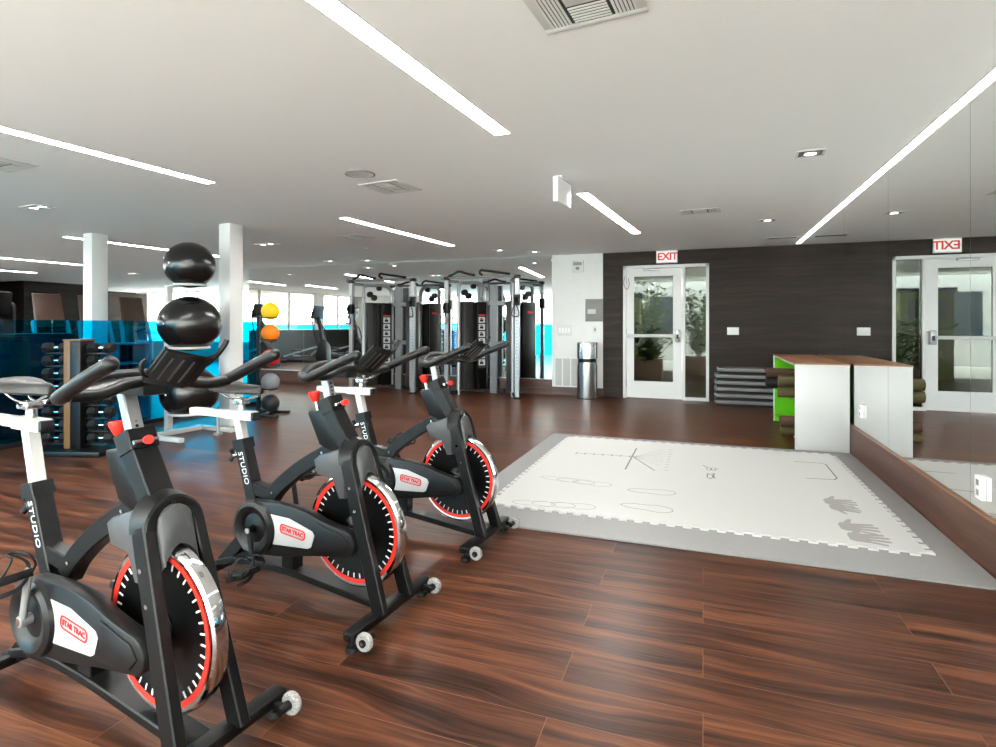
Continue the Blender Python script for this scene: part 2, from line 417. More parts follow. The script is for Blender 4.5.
# left window wall: dark below the sill
wl = MB(); wl.mi = 2; wl.box(LX-.15, LX, FY-.1, 7.15, 0, 1.02); wl.mi = 0
wl.box(LX-.15, LX, .65, 1.1, 1.02, CZ); wl.box(LX-.15, LX, FY-.1, FY+.3, 1.02, CZ); wl.box(LX-.15, LX, 6.9, 7.15, 1.02, CZ)
wl.mi = 1; wl.box(-20, LX-.15, 7.0, 7.15, 0, CZ)
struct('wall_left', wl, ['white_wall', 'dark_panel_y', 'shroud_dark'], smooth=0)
window(2, 'Y', FY+.3, .65, LX-.07, 1.02, 1.23, CZ, 2)
window(3, 'Y', 1.1, 6.9, LX-.07, 1.02, 1.23, CZ, 4)
# far back-left bay: dark clad core, window wall beyond
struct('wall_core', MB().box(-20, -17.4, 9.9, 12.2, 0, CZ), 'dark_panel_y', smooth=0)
struct('wall_return', MB().box(-9.2, -9.05, BY+.15, BY+6, 0, CZ), 'white_wall', smooth=0)
struct('wall_far', MB().box(-20, -9.2, BY+5.5, BY+5.65, 0, .6), 'white_wall', smooth=0)
window(4, 'X', -20, -9.2, BY+5.58, .6, 1.0, CZ, 7)
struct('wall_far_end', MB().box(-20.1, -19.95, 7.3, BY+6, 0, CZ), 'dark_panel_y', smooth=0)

# columns
def column(x, y, s, rz):
    m = MB(); h = s/2; m.box(-h, h, -h, h, 0, CZ-.001, .006)
    struct('column', m, 'white_paint', loc=(x, y, 0), rot=(0, 0, rz))
column(-7.61, 5.17, .20, R(-5)); column(-5.345, 5.235, .19, R(-5))

# ------------------------------------------------------------------ blue glass partition
gp = thing('glass_partition', 'low blue glass partition standing behind the dumbbell tower and ball rack', 'glass partition', (-6.4, 0, 0))
gy = [1.6, 2.75, 3.9, 5.0, 5.92, 6.84]
for i in range(5):
    MB().box(-.006, .006, gy[i]+.004, gy[i+1]-.004, .05, 1.262, .001).done('glass_panel', 'blue_glass', gp, smooth=0)
MB().box(-.02, .02, gy[0], gy[-1], 0, .05, .002).done('floor_channel', 'equip_dark', gp)

# dark storage unit behind the glass
sc_ = thing('storage_cabinet', 'long dark storage unit seen through the blue glass behind the dumbbell tower', 'storage cabinet', (-7.05, 0, 0))
MB().box(-.16, .16, 1.6, 4.45, 0.0, 1.09, .006).done('body', 'cabinet_dark', sc_)
MB().box(-.18, .18, 1.58, 4.47, 1.09, 1.115, .004).done('top', 'equip_dark', sc_)
for i in range(3):
    y = 1.63+i*.94
    MB().box(.16, .176, y, y+.92, .08, 1.06, .004).done('door', 'cabinet_dark', sc_)
dv = thing('open_shelf', 'dark open shelf unit with pale edges seen through blue glass left of the ball rack', 'shelf unit', (-7.0, 4.95, 0))
f = MB()
for y in (-.42, -.02, .40): f.box(-.16, .16, y-.012, y+.012, 0, .98)
MB().box(-.165, -.15, -.42, .40, 0, .98).done('back_panel', 'cabinet_dark', dv)
f.done('upright', 'plate_grey', dv)
for z in (.02, .38, .72, .97): MB().box(-.158, .158, -.405, .385, z-.012, z+.012).done('shelf', 'plate_grey', dv)

# ------------------------------------------------------------------ spin bikes
def rounded(x0, x1, z0, z1, r, n=5):
    out = []
    for cx, cz, a in ((x1-r, z1-r, 0), (x0+r, z1-r, 90), (x0+r, z0+r, 180), (x1-r, z0+r, 270)):
        for i in range(n+1):
            t = R(a+90*i/n); out.append((cx+r*math.cos(t), cz+r*math.sin(t)))
    return out

def make_bike(loc, rz, label, crank, dz_seat, dz_bar=0.0, dx_seat=0.0, dx_bar=0.0, lean=.034):
    t = thing('spin_bike', label, 'exercise bike', loc, rz, 'spin bikes in a row')
    # front and rear stabilisers
    f = MB()
    f.sweep([(0, -.265, .058), (0, -.255, .058), (0, .255, .058), (0, .265, .058)], [(-.012, -.022), (.012, -.022), (.018, -.015), (.018, .015), (.012, .022), (-.012, .022), (-.018, .015), (-.018, -.015)], (0, 0, 1), scales=[.7, 1, 1, .7])
    f.box(-.028, .028, -.262, .262, .042, .078, .008)
    fs = f.done('front_stabilizer', 'black_frame', t)
    for sy in (-1, 1):
        MB().lathe([(.024, 0), (.027, .004), (.022, .018), (.010, .02), (.010, .044)], 20, 'Z', (0.0, sy*.238, 0)).done('foot_pad', 'black_rubber', fs)
        MB().box(.018, .058, sy*.215-.008, sy*.215+.008, .040, .062, .004).cyl((.062, sy*.215-.018, .05), (.062, sy*.215+.018, .05), .013, 16).done('wheel_bracket', 'black_frame', fs)
        w = MB(); w.lathe([(.014, -.011), (.030, -.012), (.034, -.006), (.034, .006), (.030, .012), (.014, .011)], 28, 'Y', (.062, sy*.245, .05), closed=True); wo = w.done('transport_wheel', 'clear_wheel', fs)
        MB().cyl((.062, sy*.245-.016, .05), (.062, sy*.245+.016, .05), .0145, 16).done('wheel_hub', 'black_plastic', fs)
        MB().cyl((.062, sy*.245-.019, .05), (.062, sy*.245-.0165, .05), .006, 10).done('axle_bolt', 'chrome', fs)
    f = MB(); f.box(-1.008, -.952, -.255, .255, .040, .076, .008); rs = f.done('rear_stabilizer', 'black_frame', t)
    for sy in (-1, 1):
        MB().lathe([(.024, 0), (.027, .004), (.022, .018), (.010, .02), (.010, .042)], 20, 'Z', (-.98, sy*.225, 0)).done('foot_pad', 'black_rubber', rs)
    # arched base rail, pedestal, rear leg, brace
    f = MB()
    f.bar(spline([(-.975, 0, .075), (-.86, 0, .108), (-.70, 0, .118), (-.50, 0, .110), (-.28, 0, .088), (0, 0, .058)], 6), .078, .030)
    f.done('base_rail', 'black_frame', t)
    MB().bar([(-.53, 0, .105), (-.53, 0, .27)], .062, .07).done('pedestal', 'black_frame', t)
    MB().bar([(-.69, 0, .34), (-.955, 0, .075)], .060, .062).bar([(-.86, 0, .115), (-.58, 0, .215)], .04, .034).done('rear_leg', 'black_frame', t)
    # seat tube with lettering
    f = MB(); f.bar([(-.715, 0, .27), (-.805, 0, .665)], .060, .060)
    f.bar([(-.7975, 0, .63), (-.8075, 0, .674)], .070, .072)
    stb = f.done('seat_tube', 'black_frame', t)
    ang = math.atan2(.395, -.09)
    tx = MB(); tx.text('STUDIO', .040, T(-.777, -.0315, .545) @ Euler((R(90), 0, 0)).to_matrix().to_4x4() @ Matrix.Rotation(ang-PI, 4, 'Z'), spacing=1.08)
    tx.done('lettering', 'text_white', stb, smooth=0)
    kn = MB(); kn.cyl((-.83, 0, .595), (-.865, 0, .590), .013, 12)
    kp = kn.done('seat_pin', 'steel', stb)
    k = MB()
    for i in range(3):
        a = R(90+120*i+20); k.cyl((-.873, 0, .589), (-.876, .032*math.cos(a), .589+.032*math.sin(a)), .010, 10)
    k.sphere((-.873, 0, .589), .014, u=12, v=8); k.done('star_knob', 'black_plastic', stb)
    # arch tube from the bottom bracket to the head
    f = MB()
    f.bar(spline([(-.665, 0, .40), (-.60, 0, .478), (-.48, 0, .570), (-.33, 0, .655), (-.20, 0, .705)], 7), .052, .064)
    f.bar([(-.765, 0, .455), (-.615, 0, .435)], .050, .055)
    at_ = f.done('main_frame', 'black_frame', t)
    b = MB()
    for x, z in ((-.625, .452), (-.335, .66), (-.275, .69)): b.cyl((x, -.031, z), (x, -.026, z), .006, 10)
    b.done('frame_bolt', 'chrome', at_)
    # head column and collar
    f = MB(); f.bar([(-.195, 0, .685), (-.283, 0, .868)], .076, .062)
    f.prism([(-.345, .695), (-.385, .825), (-.376, .836), (-.262, .848), (-.20, .70), (-.235, .655)], -.034, .034, 'Y', .006)
    hc = f.done('head_column', 'black_frame', t)
    f = MB(); f.bar([(-.266, 0, .838), (-.291, 0, .892)], .086, .074); f.done('collar', 'black_plastic', hc)
    # tension knob: red cone on a rod
    MB().cyl((-.352, 0, .82), (-.366, 0, .885), .008, 12).done('knob_rod', 'chrome', hc)
    MB().lathe([(.010, 0), (.014, .004), (.025, .034), (.026, .043), (.022, .047)], 24, 'Z').done('tension_knob', 'red', hc, loc=(-.365, 0, .872), rot=(0, R(-12), 0))
    # pop pin with red end
    MB().cyl((-.245, -.010, .868), (-.195, -.022, .880), .011, 12).cyl((-.21, -.05, .876), (-.21, .02, .876), .006, 10).done('pop_pin', 'steel', hc)
    MB().cyl((-.200, -.020, .879), (-.172, -.029, .885), .010, 16, .013).done('pin_knob', 'red', hc)
    # handlebar post, silver, with sight holes
    hz = dz_bar
    f = MB(); f.bar([(-.282, 0, .875), (-.326, 0, .985+hz)], .042, .034); hp = f.done('handlebar_post', 'silver', t)
    h = MB()
    for i in range(4):
        q = .905+i*.016; x = -.282-(q-.875)*.4
        h.cyl((x+.0165, 0, q+.005), (x+.0185, 0, q+.006), .005, 10)
    h.done('sight_hole', 'black_plastic', hp)
    # handlebar: swept U with cross tube, pads and phone tray
    Z = 1.000+hz
    f = MB()
    half = [(.020, .240, Z+.098), (-.075, .240, Z+.062), (-.165, .238, Z+.024), (-.225, .228, Z+.002), (-.290, .190, Z+.004), (-.325, .125, Z+.022), (-.338, .05, Z+.036)]
    path = half+[(x, -y, z) for x, y, z in reversed(half)]
    sp = spline(path, 6)
    f.tube(sp, .0185, 14)
    for s_ in (-1, 1): f.sphere((.020, s_*.240, Z+.098), .0188, u=14, v=10)
    f.tube(spline([(-.180, .228, Z+.010), (-.190, .15, Z+.006), (-.205, .06, Z+.026), (-.205, -.06, Z+.026), (-.190, -.15, Z+.006), (-.180, -.228, Z+.010)], 6), .0165, 12)
    hb = f.done('handlebar', 'grip', t)
    for y0, y1 in ((-.160, -.045), (.160, .045)):
        ym = (y0+y1)/2; za, zb = Z+.016, Z+.034
        pv = [(-.315, y0, za), (-.205, y0, za-.010), (-.205, y1, zb-.006), (-.320, y1, zb)]
        pv += [(a, b_, c_-.012) for a, b_, c_ in pv]
        p = MB(); p._new(pv, [(0, 1, 2, 3), (7, 6, 5, 4), (0, 4, 5, 1), (1, 5, 6, 2), (2, 6, 7, 3), (3, 7, 4, 0)]); bmesh.ops.recalc_face_normals(p.bm, faces=p.bm.faces)
        p.done('elbow_pad', 'grip', hb)
    MB().box(-.348, -.195, -.035, .035, Z-.014, Z+.034, .006).done('bar_clamp', 'black_plastic', hb)
    # tray: trough with slots, side lip and prong
    tr = MB()
    prof = [(-.088, .012), (-.080, .004), (.03, -.022), (.058, -.016), (.070, .0)]
    for i in range(len(prof)-1):
        (y0, z0), (y1, z1) = prof[i], prof[i+1]
        def at(x, y, z): return (x, y, z+Z+.036+(x+.115)*.85)
        xa0, xb0 = -.115, -.012
        xe = xb0; xs = xa0
        v = [at(xs, y0, z0), at(xe, y0, z0), at(xe, y1, z1), at(xs, y1, z1)]
        v += [(a, b_, c_-.007) for a, b_, c_ in v]
        tr._new(v, [(0, 1, 2, 3), (7, 6, 5, 4), (0, 4, 5, 1), (1, 5, 6, 2), (2, 6, 7, 3), (3, 7, 4, 0)])
    tr.tube(spline([at(-.055, .060, -.012), at(-.045, .085, .004), at(-.035, .105, .026), at(-.030, .110, .038)], 4), .008, 8)
    tr.tube(spline([at(-.10, -.080, .002), at(-.10, -.094, .012), at(-.095, -.098, .034), at(-.09, -.090, .040)], 4), .006, 8)
    try_ = tr.done('phone_tray', 'black_plastic', hb)
    sl = MB()
    for y, z in ((-.055, -.0019), (-.025, -.009), (.005, -.016)):
        x0, x1 = -.098, -.028
        v = [at(x, y+d, z-d*.236+.0012) for x in (x0, x1) for d in (-.0034, .0034)]
        v += [(a, b_, c_-.0095) for a, b_, c_ in v]
        sl._new(v, [(0, 2, 3, 1), (4, 5, 7, 6), (0, 1, 5, 4), (2, 6, 7, 3), (0, 4, 6, 2), (1, 3, 7, 5)])
    sl.done('tray_slot', 'pad_gray', try_)
    # fork: inverted U of two legs and a crown, brake covers
    for s_ in (-1, 1):
        MB().bar([(0.020, s_*.092, .07), (-.160, s_*.072, .655)], .034, .060).done('fork_leg', 'black_frame', t)
    f = MB()
    arc = []
    for i in range(17):
        a = R(180*i/16); arc.append((-.160-.017*math.sin(a), .072*math.cos(a), .640+.076*math.sin(a)))
    f.sweep(arc, [(-.036, -.014), (-.030, -.020), (.030, -.020), (.036, -.014), (.036, .012), (.030, .018), (-.030, .018), (-.036, .012)], (1, 0, -.2))
    cr = f.done('fork_crown', 'black_frame', t)
    for x, z in ((-.131, .55), (-.105, .46)): MB().cyl((x, -.098, z), (x, -.090, z), .007, 10).done('crown_bolt', 'chrome', cr)
    MB().cyl((-.143, 0, .707), (-.136, 0, .708), .007, 10).done('crown_bolt', 'chrome', cr)
    f = MB(); f.prism([(-.350, .635), (-.325, .655), (-.21, .695), (-.185, .66), (-.180, .49), (-.215, .485), (-.250, .565), (-.330, .575)], -.066, .066, 'Y', .012)
    f.done('brake_cover', 'pad_gray', t)
    # bulged visor inside the crown, arched over the wheel
    f = MB(); nu, nv = 14, 8; gridv = []
    for j in range(nv+1):
        row = []
        for i in range(nu+1):
            u = -1+2*i/nu; zb = .535+.062*(1-u*u); zt = .640+.062*math.sqrt(max(0, 1-u*u)); z = zt+(zb-zt)*j/nv
            fx = .012-.172*(z-.07)/.585
            row.append(f.bm.verts.new((fx+.022+.030*math.sqrt(max(0, 1-u*u))*(.55+.45*math.sin(PI*min(1, .25+.75*j/nv))), .0555*u, z)))
        gridv.append(row)
    back = [[f.bm.verts.new((v.co.x-.05, v.co.y*.98, v.co.z)) for v in row] for row in gridv]
    for j in range(nv):
        for i in range(nu):
            f.bm.faces.new((gridv[j][i], gridv[j+1][i], gridv[j+1][i+1], gridv[j][i+1])); f.bm.faces.new((back[j][i], back[j][i+1], back[j+1][i+1], back[j+1][i]))
    for i in range(nu):
        f.bm.faces.new((gridv[0][i], gridv[0][i+1], back[0][i+1], back[0][i])); f.bm.faces.new((gridv[nv][i], back[nv][i], back[nv][i+1], gridv[nv][i+1]))
    for j in range(nv):
        f.bm.faces.new((gridv[j][0], back[j][0], back[j+1][0], gridv[j+1][0])); f.bm.faces.new((gridv[j][nu], gridv[j+1][nu], back[j+1][nu], back[j][nu]))
    bmesh.ops.recalc_face_normals(f.bm, faces=f.bm.faces)
    f.done('front_visor', 'pad_gray', t)
    # flywheel
    cx, cz = -.168, .352
    w = MB(); w.lathe([(.205, -.022), (.230, -.024), (.238, -.018), (.242, 0), (.238, .018), (.230, .024), (.205, .022)], 72, 'Y', (cx, 0, cz), closed=True)
    fw = w.done('flywheel', 'chrome', t)
    d = MB(); d.lathe([(0.0, -.014), (.20, -.016), (.214, -.020), (.214, .020), (.20, .016), (0, .014)], 64, 'Y', (cx, 0, cz)); d.mi = 1
    for s_, nme in ((-1, 'red_ring'), (1, 'red_ring')):
        r_ = MB(); r_.lathe([(.203, s_*.0225), (.219, s_*.0245), (.219, s_*.0255), (.203, s_*.0235)], 72, 'Y', (cx, 0, cz), closed=True); r_.done(nme, 'red_stripe', fw)
    k = d
    for i in range(40):
        a = 2*PI*i/40
        for s_ in (-1, 1):
            m = T(cx, s_*.0215, cz) @ Matrix.Rotation(a, 4, 'Y')
            k.box(.181, .200, -.0012, .0012, -.0022, .0022, mx=m)
    d.done('wheel_disc', ['disc', 'text_white'], fw)
    h = MB(); h.lathe([(0, -.060), (.020, -.058), (.024, -.034), (.055, -.020), (.058, .020), (.024, .034), (.020, .058), (0, .060)], 32, 'Y', (cx, 0, cz)); h.mi = 1
    k = h
    for i in range(6):
        a = 2*PI*i/6+.3; k.cyl((cx+.040*math.cos(a), -.033, cz+.040*math.sin(a)), (cx+.040*math.cos(a), -.022, cz+.040*math.sin(a)), .0065, 10)
    h.done('hub', ['disc', 'chrome'], fw)
    # chain guard with white sticker and ring
    gx, gz = -.640, .318
    poly = []
    for i in range(13):
        a = R(85+190*i/12); poly.append((gx+.118*math.cos(a), gz+.118*math.sin(a)))
    poly += [(-.50, .212), (-.30, .248), (-.16, .268)]
    for i in range(7):
        a = R(-70+150*i/6); poly.append((-.150+.056*math.cos(a), .322+.056*math.sin(a)))
    poly += [(-.19, .385), (-.27, .402), (-.34, .425), (-.42, .437), (-.52, .440)]
    g = MB(); g.prism(poly, -.110, -.062, 'Y', .010); cg = g.done('chain_guard', 'guard', t)
    MB().prism([(-.285, .39), (-.20, .368), (-.150, .358), (-.118, .322), (-.150, .288), (-.285, .274)], -.116, -.108, 'Y', .004).done('guard_pad', 'guard', cg)
    MB().prism([(-.565, .392), (-.44, .388), (-.312, .352), (-.300, .335), (-.318, .285), (-.335, .276), (-.565, .262)], -.1125, -.1095, 'Y', .0008).done('sticker', 'sticker', cg)
    g = MB()
    rr = rounded(-.072, .072, -.021, .021, .017)
    rin = rounded(-.0645, .0645, -.0155, .0155, .0135)
    n = len(rr); mx = T(-.418, -.1135, .334, 0, R(7), 0)
    vo = [mx @ Vector((x, -.0004, z)) for x, z in rr]; vi = [mx @ Vector((x, -.0004, z)) for x, z in rin]
    g._new(vo+vi, [(i, (i+1) % n, (i+1) % n+n, i+n) for i in range(n)])
    vi2 = [mx @ Vector((x*.955, -.0004, z*.86)) for x, z in rin]; vi3 = [mx @ Vector((x*.94, -.0004, z*.80)) for x, z in rin]
    g._new(vi2+vi3, [(i, (i+1) % n, (i+1) % n+n, i+n) for i in range(n)])
    g.text('STAR TRAC', .0225, mx @ T(0, -.0004, .0, R(90), 0, 0), bold=.0013)
    g.done('badge', 'text_red', cg, smooth=0)
    rg = MB(); rg.lathe([(.062, -.112), (.075, -.126), (.100, -.132), (.116, -.124), (.122, -.108), (.10, -.10), (.062, -.10)], 56, 'Y', (gx, 0, gz), closed=True); rg.done('guard_ring', 'ring_plastic', cg)
    MB().lathe([(0, -.120), (.03, -.118), (.064, -.112), (.064, -.108), (0, -.108)], 40, 'Y', (gx, 0, gz)).done('chainwheel', 'shroud_dark', cg)
    # cranks and pedals with toe cages
    for s_ in (-1, 1):
        a = R(crank)+(PI if s_ > 0 else 0)
        dx, dz = math.cos(a), math.sin(a); y = s_*.140
        ex, ez = gx+.165*dx, gz+.165*dz
        c_ = MB(); c_.bar([(gx-.014*dx, y, gz-.014*dz), (ex+.012*dx, y+s_*.008, ez+.012*dz)], .013, .026, (0, 1, 0)); c_.cyl((gx, s_*.115, gz), (gx, y+s_*.010, gz), .017, 16)
        ck = c_.done('crank_arm', 'silver' if crank > 0 else 'black_frame', t)
        MB().cyl((gx, y+s_*.010, gz), (gx, y+s_*.0125, gz), .012, 12).done('crank_bolt', 'chrome', ck)
        tilt = R(-20) if s_ < 0 else R(15)
        m0 = T(ex, y+s_*.062, ez) @ Matrix.Rotation(tilt, 4, 'Y')
        p = MB()
        p.box(-.052, .052, -.045, .045, -.011, -.003, .003, m0); p.box(-.052, -.042, -.045, .045, -.012, .012, .002, m0); p.box(.042, .052, -.045, .045, -.012, .012, .002, m0)
        for i in range(4):
            q = -.045+i*.027; p.box(-.050, .050, q, q+.007, -.012, .012, .001, m0)
        p.cyl(m0 @ Vector((0, -s_*.058, 0)), m0 @ Vector((0, s_*.045, 0)), .009, 10)
        pd = p.done('pedal', 'black_plastic', ck)
        st = MB()
        for i in range(5):
            q = -.036+i*.018; st.sphere(tuple(m0 @ Vector((-.054, q, 0))), .0045, u=8, v=6)
        st.done('pedal_stud', 'chrome', pd)
        cgp = MB()
        loop = [(.055, -.04, 0), (.095, -.036, .02), (.105, -.02, .05), (.060, -.012, .066), (.060, .012, .066), (.105, .02, .05), (.095, .036, .02), (.055, .04, 0)]
        cgp.tube([m0 @ Vector(q) for q in spline(loop, 4)], .0035, 6)
        cgp.done('toe_cage', 'black_plastic', pd)
        sp_ = MB(); sp_.sweep([m0 @ Vector(q) for q in spline([(.0, -.05, -.01), (.0, -.056, .03), (.01, -.02, .062), (.01, .02, .062), (.0, .056, .03), (.0, .05, -.01), (-.02, .03, -.035), (-.05, .0, -.04)], 4)], [(-.008, -.001), (.008, -.001), (.008, .001), (-.008, .001)])
        sp_.done('toe_strap', 'black_rubber', pd)
    # seat post, slider and saddle
    h = .785+dz_seat
    xb = -.805-(h-.665)*.228
    f = MB(); f.bar([(-.796, 0, .63), (xb, 0, h-.012)], .040, .042); f.done('seat_post', 'white_metal', t)
    f = MB(); f.box(xb-.32, xb+.105, -.020, .020, h-.018, h+.016, .004); f.box(xb-.08, xb+.10, -.024, .024, h-.022, h+.020, .004); sl_ = f.done('seat_slider', 'white_metal', t)
    MB().box(xb+.10, xb+.118, -.022, .022, h-.02, h+.018, .004).done('slider_cap', 'black_plastic', sl_)
    sx = xb+.02+dx_seat
    f = MB(); f.cyl((sx, 0, h+.018), (sx, 0, h+.075), .017, 16)
    f.box(sx-.028, sx+.028, -.026, .026, h+.05, h+.078, .006); f.cyl((sx, -.04, h+.064), (sx, .04, h+.064), .008, 10)
    f.done('saddle_clamp', 'steel', t)
    r_ = MB()
    for s_ in (-1, 1):
        r_.tube(spline([(sx-.10, s_*.035, h+.105), (sx-.05, s_*.022, h+.078), (sx+.05, s_*.020, h+.078), (sx+.12, s_*.008, h+.105)], 4), .004, 8)
    # saddle: lofted sections (x, half width, bottom, top)
    sec = [(-.150, .040, .125, .138), (-.142, .066, .112, .150), (-.110, .084, .104, .158), (-.065, .082, .100, .157), (-.02, .062, .098, .151), (.03, .038, .098, .147), (.08, .026, .099, .146), (.115, .020, .100, .143), (.130, .010, .106, .136)]
    f = MB(); rings = []
    for x, w_, b0, b1 in sec:
        ring = []
        for i in range(16):
            a = 2*PI*i/16; ca, sa = math.cos(a), math.sin(a)
            ring.append(f.bm.verts.new((sx+x, w_*math.copysign(abs(ca)**.8, ca), h+(b0+b1)/2+(b1-b0)/2*sa-(.012*abs(ca)**3 if sa > -.3 else 0))))
        rings.append(ring)
    for A, B in zip(rings, rings[1:]):
        for j in range(16): f.bm.faces.new((A[j], A[(j+1) % 16], B[(j+1) % 16], B[j]))
    f.bm.faces.new(rings[0][::-1]); f.bm.faces.new(rings[-1])
    bmesh.ops.recalc_face_normals(f.bm, faces=f.bm.faces)
    sd = f.done('saddle', 'saddle', t, smooth=60)
    r_.done('saddle_rail', 'steel', sd)
    # lean of the seat and head assemblies
    def shift(o, fn):
        if o.location.length > 0: o.location.x += fn(o.location.z)
        else:
            for v in o.data.vertices: v.co.x += fn(v.co.z)
        for c in o.children: shift(c, fn)
    for o in t.children:
        b = o.name.split('.')[0]
        if b in ('seat_tube', 'seat_post'): shift(o, lambda z: -lean*max(0, z-.30)/.37 if z < .67 else -lean)
        elif b in ('seat_slider', 'saddle_clamp', 'saddle'): shift(o, lambda z: -lean)
        elif b == 'head_column': shift(o, lambda z: -.030*max(0, min(1, (z-.70)/.15)))
        elif b == 'handlebar_post': shift(o, lambda z: -.030+(.022+dx_bar)*max(0, (z-.875)/.11))
        elif b == 'handlebar': shift(o, lambda z: dx_bar)
    return t

BR = R(-4.5)
make_bike((-1.275, 1.16, 0), R(-6.5), 'black spin bike nearest the left picture edge, pedal turned up toward the camera', 72, .085, .020, -.01, -.025, .068)
make_bike((-1.205, 2.005, 0), BR, 'black spin bike in the middle of the row of three, its crank hanging down', -78, .0)
make_bike((-1.125, 2.88, 0), BR, 'black spin bike farthest along the row, beside the corner of the grey floor mat', -60, .02)

# ------------------------------------------------------------------ exercise floor mat
gm = thing('exercise_mat', 'large white puzzle mat on a grey base with printed footprints and hands, by the mirror', 'exercise mat', (0, 0, 0))
MB().box(-1.55, 1.295, 3.17, 6.03, .001, .014, .003).done('base_mat', 'mat_grey', gm)
x0, x1, y0, y1 = -1.33, 1.10, 3.50, 5.86
poly = []
def teeth(a, b, n, out):
    """puzzle teeth along a straight edge"""
    a, b = Vector(a), Vector(b); d = (b-a)/n; o = Vector(out)*.032
    pts = []
    for i in range(n):
        p = a+d*i
        pts += [p+d*.12, p+d*.04+o, p+d*.56+o, p+d*.48] if i % 1 == 0 else []
    return pts
poly += teeth((x0, y0), (x1, y0), 26, (0, -1)); poly += teeth((x1, y0), (x1, y1), 26, (1, 0)); poly += teeth((x1, y1), (x0, y1), 26, (0, 1)); poly += teeth((x0, y1), (x0, y0), 26, (-1, 0))
wm = MB(); wm.prism([(p[0], p[1]) for p in poly], .0145, .024, 'Z'); wm.done('puzzle_mat', 'mat_white', gm, smooth=0)
ZM = .0242
def line_mb(mb, pts, w=.006, closed=False):
    P = [Vector((p[0], p[1], ZM)) for p in pts]
    mb.sweep(P, [(-.0004, -w/2), (.0004, -w/2), (.0004, w/2), (-.0004, w/2)], (0, 0, 1), closed=closed, cap=not closed)
ax = MB()
line_mb(ax, [(-1.11, 5.12), (-.57, 5.16)], .010); line_mb(ax, [(-.60, 5.52), (-.60, 4.68)], .014)
for i in range(7):
    x = -1.10+i*.08; line_mb(ax, [(x, 5.08+i*.006), (x, 5.16+i*.006)], .008)
line_mb(ax, [(-.59, 5.15), (-.37, 4.72)], .012)
ax.done('axis_marking', 'mat_line', gm, smooth=0)
fan = MB()
for (x, y) in ((-.36, 5.54), (-.32, 5.44), (-.32, 5.34), (-.32, 5.24), (-.33, 5.13), (-.33, 5.03), (-.34, 4.91)): line_mb(fan, [(-.59, 5.15), (x, y)], .004)
fan.done('fan_marking', 'mat_print', gm, smooth=0)
tk = MB()
for i in range(9): line_mb(tk, [(-.30, 5.56-i*.1), (-.27, 5.56-i*.1)], .012)
tk.done('tick_marking', 'mat_print', gm, smooth=0)
def foot(mb, cx, cy, L, W, flip=1, w=.006):
    pts = []
    for i in range(28):
        a = 2*PI*i/28; x = math.cos(a)*L/2; k = 1+.22*math.cos(a)-.28*math.exp(-((x/L+.05)/.16)**2)
        pts.append((cx+x, cy+math.sin(a)*W/2*k+flip*.01*math.cos(a)))
    line_mb(mb, pts, w, True)
ft = MB()
for cx in (-1.06, -.93, -.80):
    foot(ft, cx, 3.60+(cx+.93)*.15, .29, .12); foot(ft, cx+.02, 4.20-(cx+.93)*.12, .29, .12, -1)
foot(ft, -.345, 4.12, .33, .13, 1, .008); foot(ft, -.345, 3.75, .33, .14, -1, .009)
ft.done('shoe_marking', 'mat_print', gm, smooth=0)
br = MB(); line_mb(br, [(.74, 5.46), (.95, 5.46), (.98, 5.43), (.975, 4.98), (.95, 4.92), (.75, 4.89)], .012); br.done('bracket_marking', 'mat_line', gm, smooth=0)
# small printed emblem: two rings under a bar, a crown-like figure below
em = MB()
for cx in (.045, .08): line_mb(em, [(cx+.016*math.cos(2*PI*i/14), 4.93+.045*math.sin(2*PI*i/14)) for i in range(14)], .008, True)
line_mb(em, [(.0, 5.04), (.03, 4.98)], .012); line_mb(em, [(.09, 4.95), (.115, 4.96)], .016)
em.done('emblem_marking', 'mat_line', gm, smooth=0)
em = MB(); line_mb(em, [(.035, 4.78), (.03, 4.66), (.05, 4.62), (.07, 4.66), (.07, 4.78), (.055, 4.74), (.035, 4.78)], .010); line_mb(em, [(.085, 4.80), (.078, 4.72), (.083, 4.65), (.092, 4.65)], .012)
em.done('crest_marking', 'mat_line', gm, smooth=0)
def hand(mb, x, y, s, flip):
    """flat hand print, fingers towards the mirror"""
    cnt = [0]
    def P(a, b): return (x+a*s, y+flip*b*s)
    def blob(pts):
        cnt[0] += 1; zz = ZM+cnt[0]*.00012
        v = [P(a, b)+(zz,) for a, b in pts]; v = v[::flip]; u = [(p[0], p[1], ZM-.0006) for p in v]; n = len(v)
        mb._new(v+u, [tuple(range(n)), tuple(range(2*n-1, n-1, -1))]+[(i, (i+1) % n, (i+1) % n+n, i+n) for i in range(n)])
    blob([(0, -.28), (.12, -.36), (.45, -.38), (.52, -.2), (.54, .05), (.48, .32), (.3, .40), (.08, .34), (0, .15)])
    for b0, b1, L, wd in ((-.30, -.42, .88, .09), (-.10, -.14, 1.02, .10), (.10, .13, 1.04, .10), (.27, .36, .96, .10)):
        blob([(.46, b0-wd*.9), (L-.04, b1-wd*.8), (L, b1), (L-.04, b1+wd*.8), (.46, b0+wd*.9)])
    blob([(.10, .25), (.36, .72), (.46, .74), (.44, .62), (.34, .30)])
for a_ in ((.765, 4.30, .19, 1), (.775, 4.17, .17, -1), (.755, 3.80, .20, 1), (.765, 3.63, .20, 1)):
    hd = MB(); hand(hd, *a_); hd.done('hand_marking', 'mat_print', gm, smooth=0)

